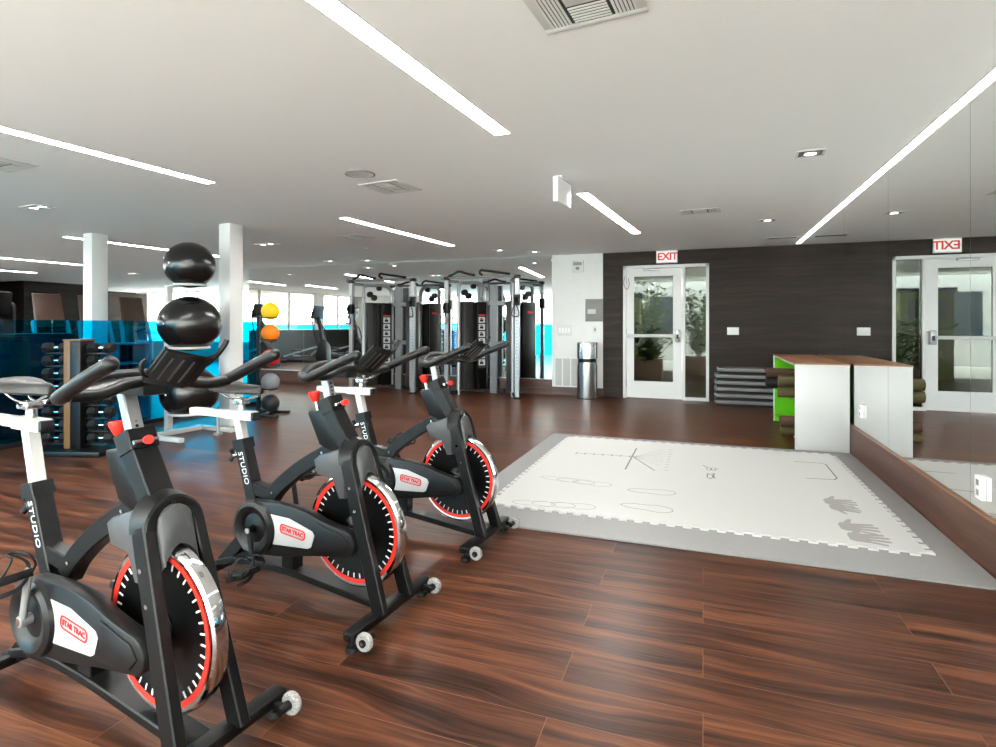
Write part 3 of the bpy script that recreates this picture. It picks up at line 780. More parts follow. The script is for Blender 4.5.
# ------------------------------------------------------------------ storage cabinet with rolled mats, steps
cb = thing('mat_cabinet', 'white storage unit with wood top and green inside, against the mirror', 'storage unit', (0, 0, 0))
X0, X1, Y0, Y1 = .838, 1.299, 6.09, 7.88
MB().box(X0, X1, Y0, Y0+.03, 0, .815, .002).done('end_panel', 'white_lam', cb)
MB().box(X0, X1, Y1-.03, Y1, 0, .815, .002).done('end_panel', 'white_lam', cb)
MB().box(X0-.003, X1+.003, Y0-.003, Y1+.003, .828, .842, .002).done('worktop', 'birch', cb)
MB().box(X0-.002, X1+.002, Y0-.002, Y1+.002, .815, .828).done('top_edge', 'white_lam', cb)
g = MB(); g.box(X1-.03, X1-.012, Y0+.03, Y1-.03, .10, .813)
for i in range(12):
    y = Y0+.10+i*.14; g.box(X1-.034, X1-.03, y, y+.125, .12, .80)
g.done('back_panel', 'green', cb, smooth=0)
MB().box(X0+.01, X1-.03, Y0+.03, Y0+.036, .0, .81).done('side_lining', 'green', cb, smooth=0)
MB().box(X0+.01, X1-.03, Y1-.036, Y1-.03, .0, .81).done('side_lining', 'green', cb, smooth=0)
MB().box(X0+.012, X1-.03, Y0+.036, Y1-.036, .465, .485).done('shelf', 'green', cb, smooth=0)
MB().box(X0+.012, X1-.03, Y0+.036, Y1-.036, .085, .105).done('shelf', 'green', cb, smooth=0)
def roll(y, z, r, m_, label, out):
    o = MB()
    prof = [(r*.12, .003), (r*.30, 0), (r*.32, .004), (r*.55, 0), (r*.57, .004), (r*.80, 0), (r*.82, .004), (r*.97, 0), (r, .008), (r, .58), (r*.97, .59), (.001, .59)]
    o.lathe(prof, 28, 'X', (0, 0, 0))
    x = X0+.012+.16-out-.16
    return tag(o.done('rolled_mat', m_, loc=(x+.0, y, z)), label, 'rolled mat', 'rolled mats in the white storage unit')
# rolls push right through the open front: trimmed to stay inside the back panel
def roll2(y, z, r, m_, label, out):
    L = (X1-.036)-(X0-out)
    o = MB(); prof = [(r*.12, .003), (r*.30, 0), (r*.32, .004), (r*.55, 0), (r*.57, .004), (r*.80, 0), (r*.82, .004), (r*.97, 0), (r, .008), (r, L-.01), (r*.97, L), (.001, L)]
    o.lathe(prof, 28, 'X', (0, 0, 0))
    return tag(o.done('rolled_mat', m_, loc=(X0-out, y, z)), label, 'rolled mat', 'rolled mats in the white storage unit')
roll2(6.24, .485+.056, .055, 'olive', 'olive rolled mat at the near end of the upper shelf, lower of two', .13)
roll2(6.24, .485+.168, .055, 'olive', 'olive rolled mat lying on another at the near end of the upper shelf', .13)
roll2(7.10, .485+.061, .060, 'black_foam', 'dark rolled mat at the middle of the upper shelf', .15)
roll2(7.23, .485+.061, .060, 'black_foam', 'dark rolled mat behind the middle of the upper shelf', .15)
roll2(7.16, .485+.168, .060, 'brown_foam', 'brown rolled mat resting on two dark rolls on the upper shelf', .15)
roll2(7.40, .485+.061, .060, 'black_foam', 'dark rolled mat toward the far end of the upper shelf', .10)
roll2(6.25, .105+.050, .049, 'olive', 'olive rolled mat at the near end of the lower shelf, lower of two', .11)
roll2(6.25, .105+.150, .049, 'brown_foam', 'brownish rolled mat lying on an olive one on the lower shelf', .11)

def step_block():
    t = thing('aerobic_step', '', 'step platform')
    MB().prism([(-.185, .03), (.185, .03), (.20, .0), (-.20, .0)], -.52, .52, 'X', .003).done('riser', 'step_dark', t)
    f = MB(); f.prism(rounded(-.55, .55, -.205, .205, .07), .03, .082, 'Z', .010); f.done('platform', 'step_grey', t)
    return t
st0 = step_block()
lb = ['grey step platform at the bottom of the stack by the door', 'second grey step platform from the bottom of the stack', 'third grey step platform from the bottom of the stack', 'third grey step platform from the top of the stack',
      'second grey step platform from the top of the stack']
for i in range(5):
    o = st0 if i == 0 else copy_tree(st0)
    o.location = (.715, 9.235, .002+i*.0965); o['label'] = lb[i]; o['group'] = 'step platforms stacked against the dark wall'
o = copy_tree(st0, loc=(.75, 9.235, .002+5*.0965), label='grey step platform topmost on the stack, shifted toward the mirror', group='step platforms stacked against the dark wall')

# ------------------------------------------------------------------ trash bin
tb = thing('trash_bin', 'tall cylindrical stainless steel bin against the white wall section', 'trash can', (-1.80, 9.20, 0))
MB().lathe([(.150, .0), (.166, .004), (.168, .02), (.168, .56), (.160, .565), (.160, .60)], 48, 'Z').done('lower_body', 'steel', tb)
b_ = MB()
for i in range(40):
    a0 = R(-60+300*i/40+90+30-60)
b_.lathe([(.152, .56), (.152, .67)], 40, 'Z'); b_.done('opening_band', 'shroud_dark', tb)
MB().lathe([(.160, .655), (.168, .66), (.168, .90), (.162, .925), (.12, .93), (.0, .93)], 48, 'Z').done('upper_body', 'steel', tb)
MB().lathe([(.172, .0), (.172, .012), (.14, .012)], 40, 'Z').done('base_ring', 'black_rubber', tb)

# ------------------------------------------------------------------ ball racks and balls
tp = ['yellow', 'orange', 'red', 'grey', 'black']
MBX, MBY = -5.50, 6.05
mr = thing('medicine_ball_tree', 'black medicine ball tree with five tiers standing before the back mirror', 'ball rack', (MBX, MBY, 0), R(20))
MB().box(-.26, .20, -.26, -.20, .0, .03, .004).box(-.26, .20, .14, .20, .0, .03, .004).box(-.06, .0, -.24, .18, .0, .032, .004).done('base', 'black_frame', mr)
MB().bar([(-.14, -.03, .03), (-.14, -.03, 1.34)], .05, .04).done('post', 'black_frame', mr)
zs = [.158, .443, .766, 1.10, 1.395]
for z in zs:
    r_ = MB(); q = z-.088
    r_.lathe([(.0875, -.006), (.097, -.006), (.097, .006), (.0875, .006)], 32, 'Z', (0.02, -.03, q), closed=True); r_.box(-.14, -.070, -.045, -.015, q-.008, q+.008, .002)
    r_.done('tier_ring', 'black_frame', mr)
colr = [(40, 40, 41), (124, 126, 130), (214, 34, 44), (240, 128, 24), (244, 200, 30)]
lbs = ['black medicine ball on the lowest tier of the ball tree', 'grey medicine ball on the second tier from the floor', 'red medicine ball on the middle tier of the ball tree', 'orange medicine ball below the yellow one', 'yellow medicine ball on top of the ball tree']
cx_, cy_ = MBX+.02*math.cos(R(20))+.03*math.sin(R(20)), MBY+.02*math.sin(R(20))-.03*math.cos(R(20))
for z, c, l_, nme in zip(zs, colr, lbs, reversed(tp)):
    m_ = mat('medicine_ball_'+nme, c, 0.45, var=0.07, scale=90, bump=0.25)
    o = MB().sphere((0, 0, 0), .118, u=40, v=24).done('medicine_ball', m_, loc=(cx_, cy_, z), smooth=60)
    MB().lathe([(.0, .1185), (.008, .1188), (.010, .117)], 14, 'Z').done('valve', 'black_rubber', o)
    tag(o, l_, 'medicine ball', 'medicine balls on the tree')

SBX, SBY = -5.30, 4.62
sr = thing('ball_rack', 'white tubular rack holding three big black stability balls', 'ball rack', (SBX, SBY, 0), R(-5))
MB().box(-.30, .30, -.34, -.28, .0, .045, .006).box(-.30, .30, .28, .34, .0, .045, .006).box(-.23, -.17, -.30, .30, .0, .05, .006).done('base', 'white_metal', sr)
MB().bar([(-.36, 0, .0), (-.36, 0, 1.66)], .07, .06).box(-.36, -.2, -.03, .03, .0, .04).done('post', 'white_metal', sr)
MB().cyl((.285, .127, .0), (.285, .127, .225), .016, 14).box(.25, .32, .09, .16, .0, .03, .004).done('front_strut', 'silver', sr)
for z, r0 in ((.246, .205), (.961, .19), (1.648, .155)):
    q = MB(); q.tube([(r0*math.cos(2*PI*i/40), r0*math.sin(2*PI*i/40), z) for i in range(40)], .014, 10, closed=True)
    q.tube([(-.36, -.02, z), (-r0*.98, -.05, z)], .012, 8); q.tube([(-.36, .02, z), (-r0*.98, .05, z)], .012, 8)
    q.done('ring', 'white_metal', sr)
for z, r_, fl, l_ in ((.475, .297, .97, 'black stability ball low in the white rack, behind the handlebars'), (1.225, .320, .94, 'largest black stability ball in the middle of the white rack'), (1.868, .258, .97, 'smaller black stability ball on top of the white rack')):
    o = MB().sphere((0, 0, 0), r_, (1, 1, fl), u=64, v=40).done('stability_ball', 'ball_black', loc=(SBX, SBY, z), smooth=60)
    MB().cyl((.0, -r_+.002, .0), (.0, -r_-.003, .0), .010, 14).done('air_plug', 'plate_white', o)
    tag(o, l_, 'stability ball', 'black stability balls on the rack')

# ------------------------------------------------------------------ dumbbell tower
DX, DY, DR = -5.58, 3.64, R(18)
dr = thing('dumbbell_rack', 'dark upright dumbbell tower in front of the blue glass', 'dumbbell rack', (DX, DY, 0), DR)
MB().box(-.36, .36, -.22, .22, 0, .05, .01).done('base', 'black_frame', dr)
MB().box(-.02, .08, -.09, .09, .05, 1.06, .006).done('post', 'shroud_dark', dr)
MB().box(-.085, -.02, -.088, .088, .05, 1.06, .006).done('side_face', 'tan', dr)
MB().box(-.09, .09, -.095, .095, 1.06, 1.075, .004).done('top_cap', 'tan', dr)
dz_ = [.135+.1225*i for i in range(8)]
for i, z in enumerate(dz_):
    b0 = z-.0525
    for xa, xb in ((-.31, -.085), (.08, .30)):
        MB().box(xa, xb, -.030, .030, b0-.008, b0+.004, .002).done('saddle_arm', 'black_frame', dr)
def dumbbell(r):
    t = thing('dumbbell', '', 'dumbbell')
    for s_ in (-1, 1):
        h = MB(); h.lathe([(.001, s_*.045), (r*.8, s_*.045), (r, s_*.055), (r, s_*.105), (r*.8, s_*.118), (.001, s_*.118)], 6, 'X'); h.done('hex_head', 'black_rubber', t, smooth=20)
    MB().lathe([(.013, -.046), (.013, -.03), (.0165, 0), (.013, .03), (.013, .046)], 16, 'X').done('handle', 'chrome', t)
    return t
base_d = dumbbell(.0545)
ordn = ['lowest', 'second', 'third', 'fourth', 'fourth from the top', 'third from the top', 'second from the top', 'topmost']
ca, sa = math.cos(DR), math.sin(DR)
first = True
for i, z in enumerate(dz_):
    for s_ in (-1, 1):
        lx, ly = (-.222 if s_ < 0 else .217), 0.0
        o = base_d if first else copy_tree(base_d); first = False
        k = 1.0
        o.location = (DX+lx*ca-ly*sa, DY+lx*sa+ly*ca, z); o.rotation_euler = (0, 0, DR)
        o.scale = (k, k, k)
        which = ordn[i] if 'lowest' in ordn[i] or 'top' in ordn[i] else ordn[i]+' from the floor'
        o['label'] = 'black hex dumbbell, %s on the %s side of the tower' % (which, 'window' if s_ < 0 else 'ball rack')
        o['group'] = 'hex dumbbells on the tower'

# ------------------------------------------------------------------ cable machines
def cable_machine(cx, cy, label):
    t = thing('cable_machine', label, 'cable machine', (cx, cy, 0), 0, 'twin tower cable machines')
    TOP = 1.985
    for s_ in (-1, 1):
        # pulley column with adjustment holes
        c_ = MB(); c_.bar([(s_*.64, -.39, .0), (s_*.64, -.39, TOP)], .07, .055, (1, 0, 0)); col_ = c_.done('pulley_column', 'silver', t)
        h = MB()
        for i in range(26): h.cyl((s_*.64, -.4185, .35+i*.055), (s_*.64, -.4165, .35+i*.055), .008, 8)
        h.done('adjustment_hole', 'vent_dark', col_)
        MB().box(s_*.64-.045, s_*.64+.045, -.43, -.34, TOP-.01, TOP+.05, .008).done('column_cap', 'black_plastic', col_)
        MB().box(s_*.64-.05, s_*.64+.05, -.45, -.34, -.0, .03, .004).done('column_foot', 'black_plastic', col_)
        cz_ = 1.50 if s_ < 0 else 1.62
        k = MB(); k.box(s_*.64-.05, s_*.64+.05, -.45, -.35, cz_-.09, cz_+.09, .012); k.lathe([(.02, -.012), (.05, -.012), (.042, 0), (.05, .012), (.02, .012)], 24, 'X', (s_*.64, -.48, cz_), closed=True)
        k.done('pulley_carriage', 'black_plastic', t)
        g = MB(); g.tube(spline([(s_*.64, -.50, cz_-.06), (s_*.64-.05, -.50, cz_-.17), (s_*.64-.05, -.50, cz_-.26), (s_*.64+.05, -.50, cz_-.26), (s_*.64+.05, -.50, cz_-.17), (s_*.64, -.50, cz_-.06)], 5), .009, 8)
        g.done('handle', 'black_rubber', t)
        # arched tower frame
        p0, p1 = Vector((s_*.50, -.20, 0)), Vector((-.17 if s_ < 0 else .33, .25, 0)); d = (p1-p0).normalized(); n_ = Vector((-d.y, d.x, 0))
        L = (p1-p0).length
        pts = [p0, p0+Vector((0, 0, TOP-.17))]
        for i in range(1, 7):
            a = R(90*i/6); pts.append(p0+d*(.0)+Vector((0, 0, TOP-.17))+d*(.0))
        arch = [p0, p0+Vector((0, 0, 1.90)), p0+Vector((0, 0, 1.95))+d*.05, p0+Vector((0, 0, 1.955))+d*(L-.18)]
        for i in range(1, 7):
            a = R(90*i/6); arch.append(p0+d*(L-.18+.18*math.sin(a))+Vector((0, 0, 1.775+.18*math.cos(a))))
        arch.append(p1)
        f = MB(); f.tube(arch, .034, 14); f.done('tower_frame', 'silver', t)
        sh = MB(); m = T(p0.x, p0.y, 0, 0, 0, math.atan2(d.y, d.x))
        sg = -1 if s_ > 0 else 1
        # three upright shrouds: grey, dark gap with the weight stack, grey with placard
        sh.box(.05, .23, -.11, .11, .08, 1.62, .012, m); sh.done('weight_shroud', 'shroud', t)
        MB().box(.235, .30, -.09, .09, .10, 1.56, .004, m).done('weight_stack', 'shroud_dark', t)
        s2 = MB(); s2.box(.305, L-.045, -.11, .11, .08, 1.62, .012, m); s2o = s2.done('weight_shroud', 'shroud_dark', t)
        yy = -.1125 if s_ < 0 else .1095
        pl = MB(); pl.box(.335, L-.07, min(yy, yy+.003), max(yy, yy+.003), .45, 1.40, .0, m); plo = pl.done('placard', 'vent_dark', s2o, smooth=0)
        ic = MB()
        for i in range(7):
            z = .50+i*.125; q = yy-.0015 if s_ < 0 else yy+.003
            ic.box(.342, L-.085, q, q+.0015, z, z+.10, 0, m)
        ic.done('exercise_picture', 'placard', s2o, smooth=0)
        ii = MB()
        for i in range(7):
            z = .50+i*.125; q = yy-.0022 if s_ < 0 else yy+.0045
            ii.box(.365, L-.12, q, q+.0007, z+.02, z+.06, 0, m); ii.box(.38, L-.14, q, q+.0007, z+.065, z+.085, 0, m)
        ii.done('figure_drawing', 'shroud_dark', s2o, smooth=0)
        rb = MB(); q = yy-.0015 if s_ < 0 else yy+.003
        rb.box(.342, L-.085, q, q+.0015, 1.375, 1.395, 0, m); rb.done('red_heading', 'exit_red', s2o, smooth=0)
        # back plate toward the mirror with red logo block
        ybk = .112 if s_ < 0 else -.124
        MB().box(.05, L-.045, ybk, ybk+.012, .08, 1.63, .004, m).done('back_plate', 'shroud_dark', t)
        yl = .124 if s_ < 0 else -.1255
        MB().box(.15, .30, yl, yl+.0015, 1.42, 1.46, 0, m).done('red_mark', 'exit_red', t, smooth=0)
        # top pulleys
        for a, z in ((.12, 1.78), (.20, 1.72)):
            k = MB(); c0 = p0+d*a
            k.cyl(c0+n_*.03+Vector((0, 0, z)), c0-n_*.03+Vector((0, 0, z)), .055, 24); k.cyl(c0+n_*.035+Vector((0, 0, z)), c0-n_*.035+Vector((0, 0, z)), .018, 12)
            k.done('pulley', 'black_plastic', t)
        k = MB(); c0 = p0+d*.30; k.cyl(c0+n_*.025+Vector((0, 0, 1.90)), c0-n_*.025+Vector((0, 0, 1.90)), .05, 20); k.done('pulley', 'black_plastic', t)
        # link from the tower to the pulley column
        MB().bar([(s_*.50, -.20, 1.955), (s_*.64, -.37, 1.965)], .05, .05, (0, 0, 1)).done('top_link', 'grey_metal', t)
        MB().bar([(s_*.50, -.20, .05), (s_*.64, -.37, .04)], .06, .05, (0, 0, 1)).done('foot_link', 'black_frame', t)
        MB().cyl((s_*.64-s_*.05, -.36, .06), (s_*.64-s_*.05, -.36, 1.94), .004, 6).done('cable', 'black_rubber', t)
    # middle post, cross bars, top bar with pull-up grips
    MB().bar([(0, .22, 0), (0, .22, 1.93)], .13, .06, (1, 0, 0)).done('middle_post', 'grey_metal', t)
    for z in (1.60, .88): MB().bar([(-.21, .22, z), (.21, .22, z)], .075, .05, (0, 0, 1)).done('cross_bar', 'grey_metal', t)
    MB().bar([(-.19, .24, .04), (.19, .24, .04)], .07, .06, (0, 0, 1)).done('base_bar', 'black_frame', t)
    MB().tube([(-.70, -.39, 2.02), (.64, -.39, 2.02)], .022, 12).sphere((-.72, -.39, 2.02), .03, u=12, v=8).done('top_bar', 'grey_metal', t)
    g = MB(); g.tube(spline([(-.58, -.42, 2.05), (-.50, -.46, 2.06), (-.36, -.50, 2.11), (-.22, -.46, 2.07), (-.10, -.42, 2.05)], 5), .020, 10)
    g.done('pull_up_grip', 'black_rubber', t)
    g = MB(); g.tube(spline([(.02, -.40, 2.05), (.0, -.46, 2.08), (.04, -.50, 2.12), (.12, -.48, 2.11), (.44, -.46, 2.06), (.52, -.42, 2.05)], 5), .020, 10)
    g.done('pull_up_grip', 'black_rubber', t)
    return t
cm = cable_machine(-3.50, 9.13, 'silver and black cable machine nearer the white wall section and steel bin')
copy_tree(cm, loc=(-5.43, 9.13, 0), label='silver and black cable machine farther left, next to the reflected trainers')

# ------------------------------------------------------------------ cardio row beyond the glass
def treadmill():
    t = thing('treadmill', '', 'treadmill')
    MB().box(-1.55, .25, -.36, .36, .04, .20, .02).done('deck', 'equip_dark', t)
    MB().box(-1.5, .0, -.25, .25, .20, .212, .004).done('belt', 'black_rubber', t)
    MB().prism([(-.05, .2), (.28, .2), (.34, .34), (.05, .38)], -.34, .34, 'Y', .02).done('motor_cover', 'shroud', t)
    for s_ in (-1, 1):
        MB().bar([(.18, s_*.33, .18), (.10, s_*.33, .8), (-.02, s_*.30, 1.30)], .05, .09).done('upright', 'silver', t)
        MB().tube([(-.02, s_*.30, 1.12), (-.45, s_*.31, 1.05)], .022, 10).done('handrail', 'black_rubber', t)
    c_ = MB(); c_.prism([(-.09, 1.28), (.02, 1.26), (-.14, 1.86), (-.20, 1.87)], -.26, .26, 'Y', .015); co = c_.done('console', 'console_brown', t)
    MB().prism([(-.105, 1.36), (-.199, 1.82), (-.204, 1.82), (-.110, 1.36)], -.22, .22, 'Y').done('screen', 'shroud_dark', co)
    MB().box(-.15, .0, -.30, .30, 1.18, 1.27, .02).done('console_base', 'console_brown', t)
    return t
tm = treadmill(); tl = ['treadmill with brown console back, leftmost of three beyond the blue glass', 'treadmill with brown console back, half behind the left column', 'treadmill with brown console back just right of the left column']
for i, y in enumerate((7.78, 8.68, 9.62)):
    o = tm if i == 0 else copy_tree(tm)
    o.location = (-12.8, y, 0); o.rotation_euler = (0, 0, R(-5)); o['label'] = tl[i]; o['group'] = 'treadmills beyond the blue glass'

def elliptical():
    t = thing('elliptical_trainer', '', 'elliptical trainer')
    MB().box(-.85, .75, -.06, .06, .03, .11, .01).box(.65, .75, -.33, .33, .02, .09, .01).box(-.9, -.8, -.28, .28, .02, .09, .01).done('base_frame', 'equip_dark', t)
    MB().prism([(.30, .10), (.72, .10), (.70, .55), (.52, .78), (.36, .60)], -.13, .13, 'Y', .03).done('drive_housing', 'equip_dark', t)
    MB().bar([(.50, 0, .6), (.42, 0, 1.1), (.30, 0, 1.45)], .09, .10).done('mast', 'equip_dark', t)
    c_ = MB(); c_.prism([(.20, 1.42), (.32, 1.40), (.40, 1.80), (.33, 1.82)], -.24, .24, 'Y', .015); co = c_.done('console', 'equip_dark', t)
    MB().prism([(.222, 1.47), (.322, 1.78), (.318, 1.78), (.218, 1.47)], -.19, .19, 'Y').done('screen', 'pad_gray', co)
    for s_ in (-1, 1):
        k = .12*s_
        MB().tube(spline([(.48, s_*.27, .62), (.36, s_*.29, 1.05), (.22+k, s_*.30, 1.35), (.20+k, s_*.30, 1.58), (.08+k, s_*.26, 1.62)], 5), .020, 10).done('arm_lever', 'black_rubber', t)
        MB().bar([(.46, s_*.24, .62-.08*s_), (-.20, s_*.22, .28+.1*s_), (-.82, s_*.22, .22)], .05, .05).done('foot_link', 'silver', t)
        MB().box(-.46, -.10, s_*.22-.08, s_*.22+.08, .30+.1*s_, .34+.1*s_, .01).done('pedal', 'shroud', t)
        MB().tube(spline([(.26, s_*.12, 1.30), (.10, s_*.18, 1.28), (.06, s_*.18, 1.42)], 4), .016, 8).done('fixed_grip', 'black_rubber', t)
    return t
el = elliptical(); ll = ['dark elliptical trainer seen in the back mirror, left of the two', 'dark elliptical trainer seen in the back mirror, nearer the cable machines', 'dark elliptical trainer by the left window wall, behind the medicine ball tree in the mirror']
for i, y in enumerate((4.5, 2.6, 6.3)):
    o = el if i == 0 else copy_tree(el)
    o.location = (-11.6 if i < 2 else -12.2, y, 0); o['label'] = ll[i]; o['group'] = 'elliptical trainers along the window wall'

# ------------------------------------------------------------------ door with sidelight
dF = MB(); yb = BY-.035
for (a, b_, c_, d_) in ((-1.25, -1.20, 0, 2.19), (.045, .09, 0, 2.19), (-.315, -.27, 0, 2.14), (-1.25, .09, 2.14, 2.19), (-.27, .045, 0, .05)):
    dF.box(a, b_, yb, BY+.08, c_, d_, .002)
dr_ = struct('door_1', dF, 'white_paint')
lf = MB(); a0, a1 = -1.195, -.32
lf.box(a0, -1.075, BY-.02, BY+.03, .012, 2.135); lf.box(-.455, a1, BY-.02, BY+.03, .012, 2.135); lf.box(-1.075, -.455, BY-.02, BY+.03, 2.01, 2.135); lf.box(-1.075, -.455, BY-.02, BY+.03, .012, .285)
leaf = lf.done('door_leaf', 'white_paint', dr_, smooth=0)
MB().box(-1.075, -.455, BY+.0, BY+.008, .285, 2.01).done('glass_pane', 'door_glass', leaf, smooth=0)
MB().box(-.27, .045, BY+.0, BY+.008, .05, 2.14).done('sidelight_glass', 'door_glass', dr_, smooth=0)
MB().bar([(-1.17, BY-.075, 1.035), (-.42, BY-.075, 1.035)], .035, .05, (0, 1, 0)).box(-1.18, -1.14, BY-.08, BY-.02, 1.005, 1.065, .004).done('push_bar', 'white_metal', leaf)
MB().box(-.425, -.345, BY-.085, BY-.02, .935, 1.135, .012).done('lock_case', 'silver', leaf)
MB().box(-.40, -.365, BY-.105, BY-.083, .99, 1.06, .006).done('latch', 'black_plastic', leaf)
MB().tube(spline([(-1.215, BY-.045, 2.02), (-1.235, BY-.05, 1.9), (-1.19, BY-.05, 1.80), (-1.15, BY-.04, 1.87), (-1.16, BY-.03, 1.98)], 6), .006, 8).done('cable_loop', 'plate_grey', leaf)
MB().box(-.92, -.66, BY-.07, BY-.02, 2.10, 2.135, .004).done('door_closer', 'silver', leaf)
for z in (.25, 1.1, 1.95): MB().cyl((-1.1975, BY-.028, z-.05), (-1.1975, BY-.028, z+.05), .007, 8).done('hinge', 'silver', leaf)

# exit sign above the door
def exit_sign(loc):
    t = thing('exit_sign', 'white exit sign with red letters above the door, just under the ceiling', 'exit sign', loc)
    MB().box(-.165, .165, -.045, 0, -.10, .10, .006).done('housing', 'plate_white', t)
    MB().box(-.150, .150, -.047, -.044, -.085, .085).done('face', 'sign_white', t, smooth=0)
    x = MB(); x.text('EXIT', .165, T(.012, -.0485, -.002, R(90), 0, 0), bold=.004, spacing=.92); x.done('lettering', 'exit_red', t, smooth=0)
    a = MB(); a.prism([(-.148, 0), (-.132, .016), (-.132, -.016)], -.049, -.0475, 'Y'); a.done('arrow', 'exit_red', t, smooth=0)
    return t
exit_sign((-.55, BY-.021, 2.315))
cs = thing('ceiling_sign', 'blank white side of a sign box hanging from the ceiling before the light strip', 'ceiling sign', (-1.085, 4.50, CZ-.12), R(-5))
MB().box(-.022, .022, -.17, .17, -.105, .095, .004).done('housing', 'plate_white', cs)
MB().box(-.03, .03, -.09, .09, .095, .119, .003).done('canopy_mount', 'plate_white', cs)

# ------------------------------------------------------------------ wall plates
def plate(name, label, cat, x, z, w, h, y, m_, d=.008):
    return thing(name, label, cat, (x, y, z)), d
sp_ = thing('switch_plate', 'white three gang switch plate on the dark wall right of the door', 'light switch', (.44, BY-.021, 1.115))
MB().box(-.085, .085, -.008, 0, -.058, .058, .003).done('cover', 'plate_white', sp_)
for i in range(3): MB().box(-.062+i*.046, -.030+i*.046, -.011, -.006, -.032, .032, .002).done('rocker', 'plate_white', sp_)
YW = BY-.0125
s2 = thing('switch_plate', 'white four gang switch plate on the white wall, above the floor grille', 'light switch', (-2.245, YW, 1.115))
MB().box(-.125, .125, -.008, 0, -.09, .09, .003).done('cover', 'vent_white', s2)
for i in range(4): MB().box(-.104+i*.054, -.068+i*.054, -.012, -.006, -.045, .045, .002).done('rocker', 'plate_white', s2)
s3 = thing('switch_plate', 'small single switch plate on the white wall above the steel bin', 'light switch', (-1.72, YW, 1.13))
MB().box(-.038, .038, -.008, 0, -.058, .058, .003).done('cover', 'vent_white', s3)
MB().box(-.012, .012, -.012, -.006, -.025, .025, .002).done('rocker', 'plate_grey', s3)
cp = thing('control_panel', 'grey control panel on the white wall beside the dark wood', 'control panel', (-1.735, YW, 1.46))
MB().box(-.148, .148, -.014, 0, -.19, .13, .004).done('box_face', 'plate_grey', cp)
MB().box(-.148, .148, -.010, 0, .13, .19, .003).done('top_strip', 'plate_grey', cp)
MB().box(-.11, .03, -.018, -.012, -.06, .02, .003).done('display', 'placard', cp)
fa = thing('fire_strobe', 'square white fire alarm strobe high on the white wall', 'fire alarm', (-2.015, YW, 2.21))
MB().box(-.10, .10, -.03, 0, -.10, .10, .006).done('housing', 'vent_white', fa)
MB().box(-.075, .075, -.036, -.028, .02, .075, .004).done('sounder_slots', 'plate_grey', fa)
MB().box(-.03, .03, -.05, -.028, -.055, -.01, .006).done('strobe_lens', 'plate_grey', fa)
gr = thing('return_grille', 'white slotted air grille low on the white wall left of the bin', 'air grille', (-2.21, YW, .395))
g = MB(); g.box(-.215, .215, -.012, 0, -.25, -.235); g.box(-.215, .215, -.012, 0, .235, .25)
for x in (-.207, -.073, .073, .207): g.box(x-.008, x+.008, -.013, 0, -.236, .236)
g.done('frame', 'plate_white', gr, smooth=0)
MB().box(-.2, .2, -.003, -.001, -.235, .235).done('backing', 'plate_grey', gr, smooth=0)
g = MB()
for i in range(30): g.box(-.2, .2, -.010, -.003, -.23+i*.0155, -.222+i*.0155)
g.done('louver', 'vent_white', gr, smooth=0)
for (y, z, l_) in ((3.47, .395, 'white outlet plate low on the mirror by the near corner of the mat'), (5.72, .455, 'white outlet plate low on the mirror just before the white storage unit')):
    o = thing('outlet_plate', l_, 'outlet', (RX-.0085, y, z))
    MB().box(-.022, 0, -.036, .036, -.058, .058, .003).done('cover', 'plate_white', o)
    MB().box(-.0235, -.020, -.014, .014, .010, .040, .001).box(-.0235, -.020, -.014, .014, -.040, -.010, .001).done('socket', 'plate_grey', o)

# ------------------------------------------------------------------ ceiling fittings
def strip(x, y0, y1, label, w=.10, tilt=R(-5)):
    L = y1-y0
    t = thing('light_strip', label, 'ceiling light', (x, (y0+y1)/2, CZ), tilt, 'recessed linear ceiling lights')
    f = MB(); h = w/2
    f.box(-h-.008, -h, -L/2-.008, L/2+.008, -.004, -.0005); f.box(h, h+.008, -L/2-.008, L/2+.008, -.004, -.0005); f.box(-h, h, -L/2-.008, -L/2, -.004, -.0005); f.box(-h, h, L/2, L/2+.008, -.004, -.0005)
    f.done('trim_frame', 'vent_white', t, smooth=0)
    MB().box(-h, h, -L/2, L/2, -.003, -.001).done('diffuser', 'strip', t, smooth=0)
    return t
strip(-1.30, .85, 3.34, 'bright light strip entering at the top edge of the picture')
strip(-.93, 5.09, 7.55, 'light strip ending before the exit door, beside the hanging sign box')
strip(-3.70, 5.32, 7.78, 'light strip over the floor before the cable machines')
strip(-4.04, 1.16, 3.64, 'light strip cut by the left picture edge, above the near bike')
strip(-8.10, 5.16, 7.69, 'light strip passing behind the left white column')
strip(-11.85, 5.2, 7.72, 'light strip far left, ending at the left white column')
strip(-14.58, 7.5, 8.52, 'short light strip farthest left above the dark core wall', .1)
strip(-11.4, 3.3, 5.0, 'light strip by the window wall, seen only in the back mirror')
strip(-8.3, 1.0, 3.5, 'light strip left of the picture, over the floor behind the blue glass')
for x, l_ in ((-1.7, 'light strip behind the camera on the mirror side'), (-4.4, 'light strip behind the camera in front of the tall windows')):
    strip(x, -1.3, -.2, l_)
t = thing('edge_light', 'thin continuous light line where the ceiling meets the right wall mirrors', 'ceiling light', (RX-.035, (FY+9.3)/2, CZ))
L = 9.3-FY-.02
MB().box(-.002, .014, -L/2, L/2, -.006, -.001).done('diffuser', 'strip_warm', t, smooth=0)
MB().box(-.008, -.002, -L/2, L/2, -.008, -.0005).done('trim_frame', 'vent_white', t, smooth=0)

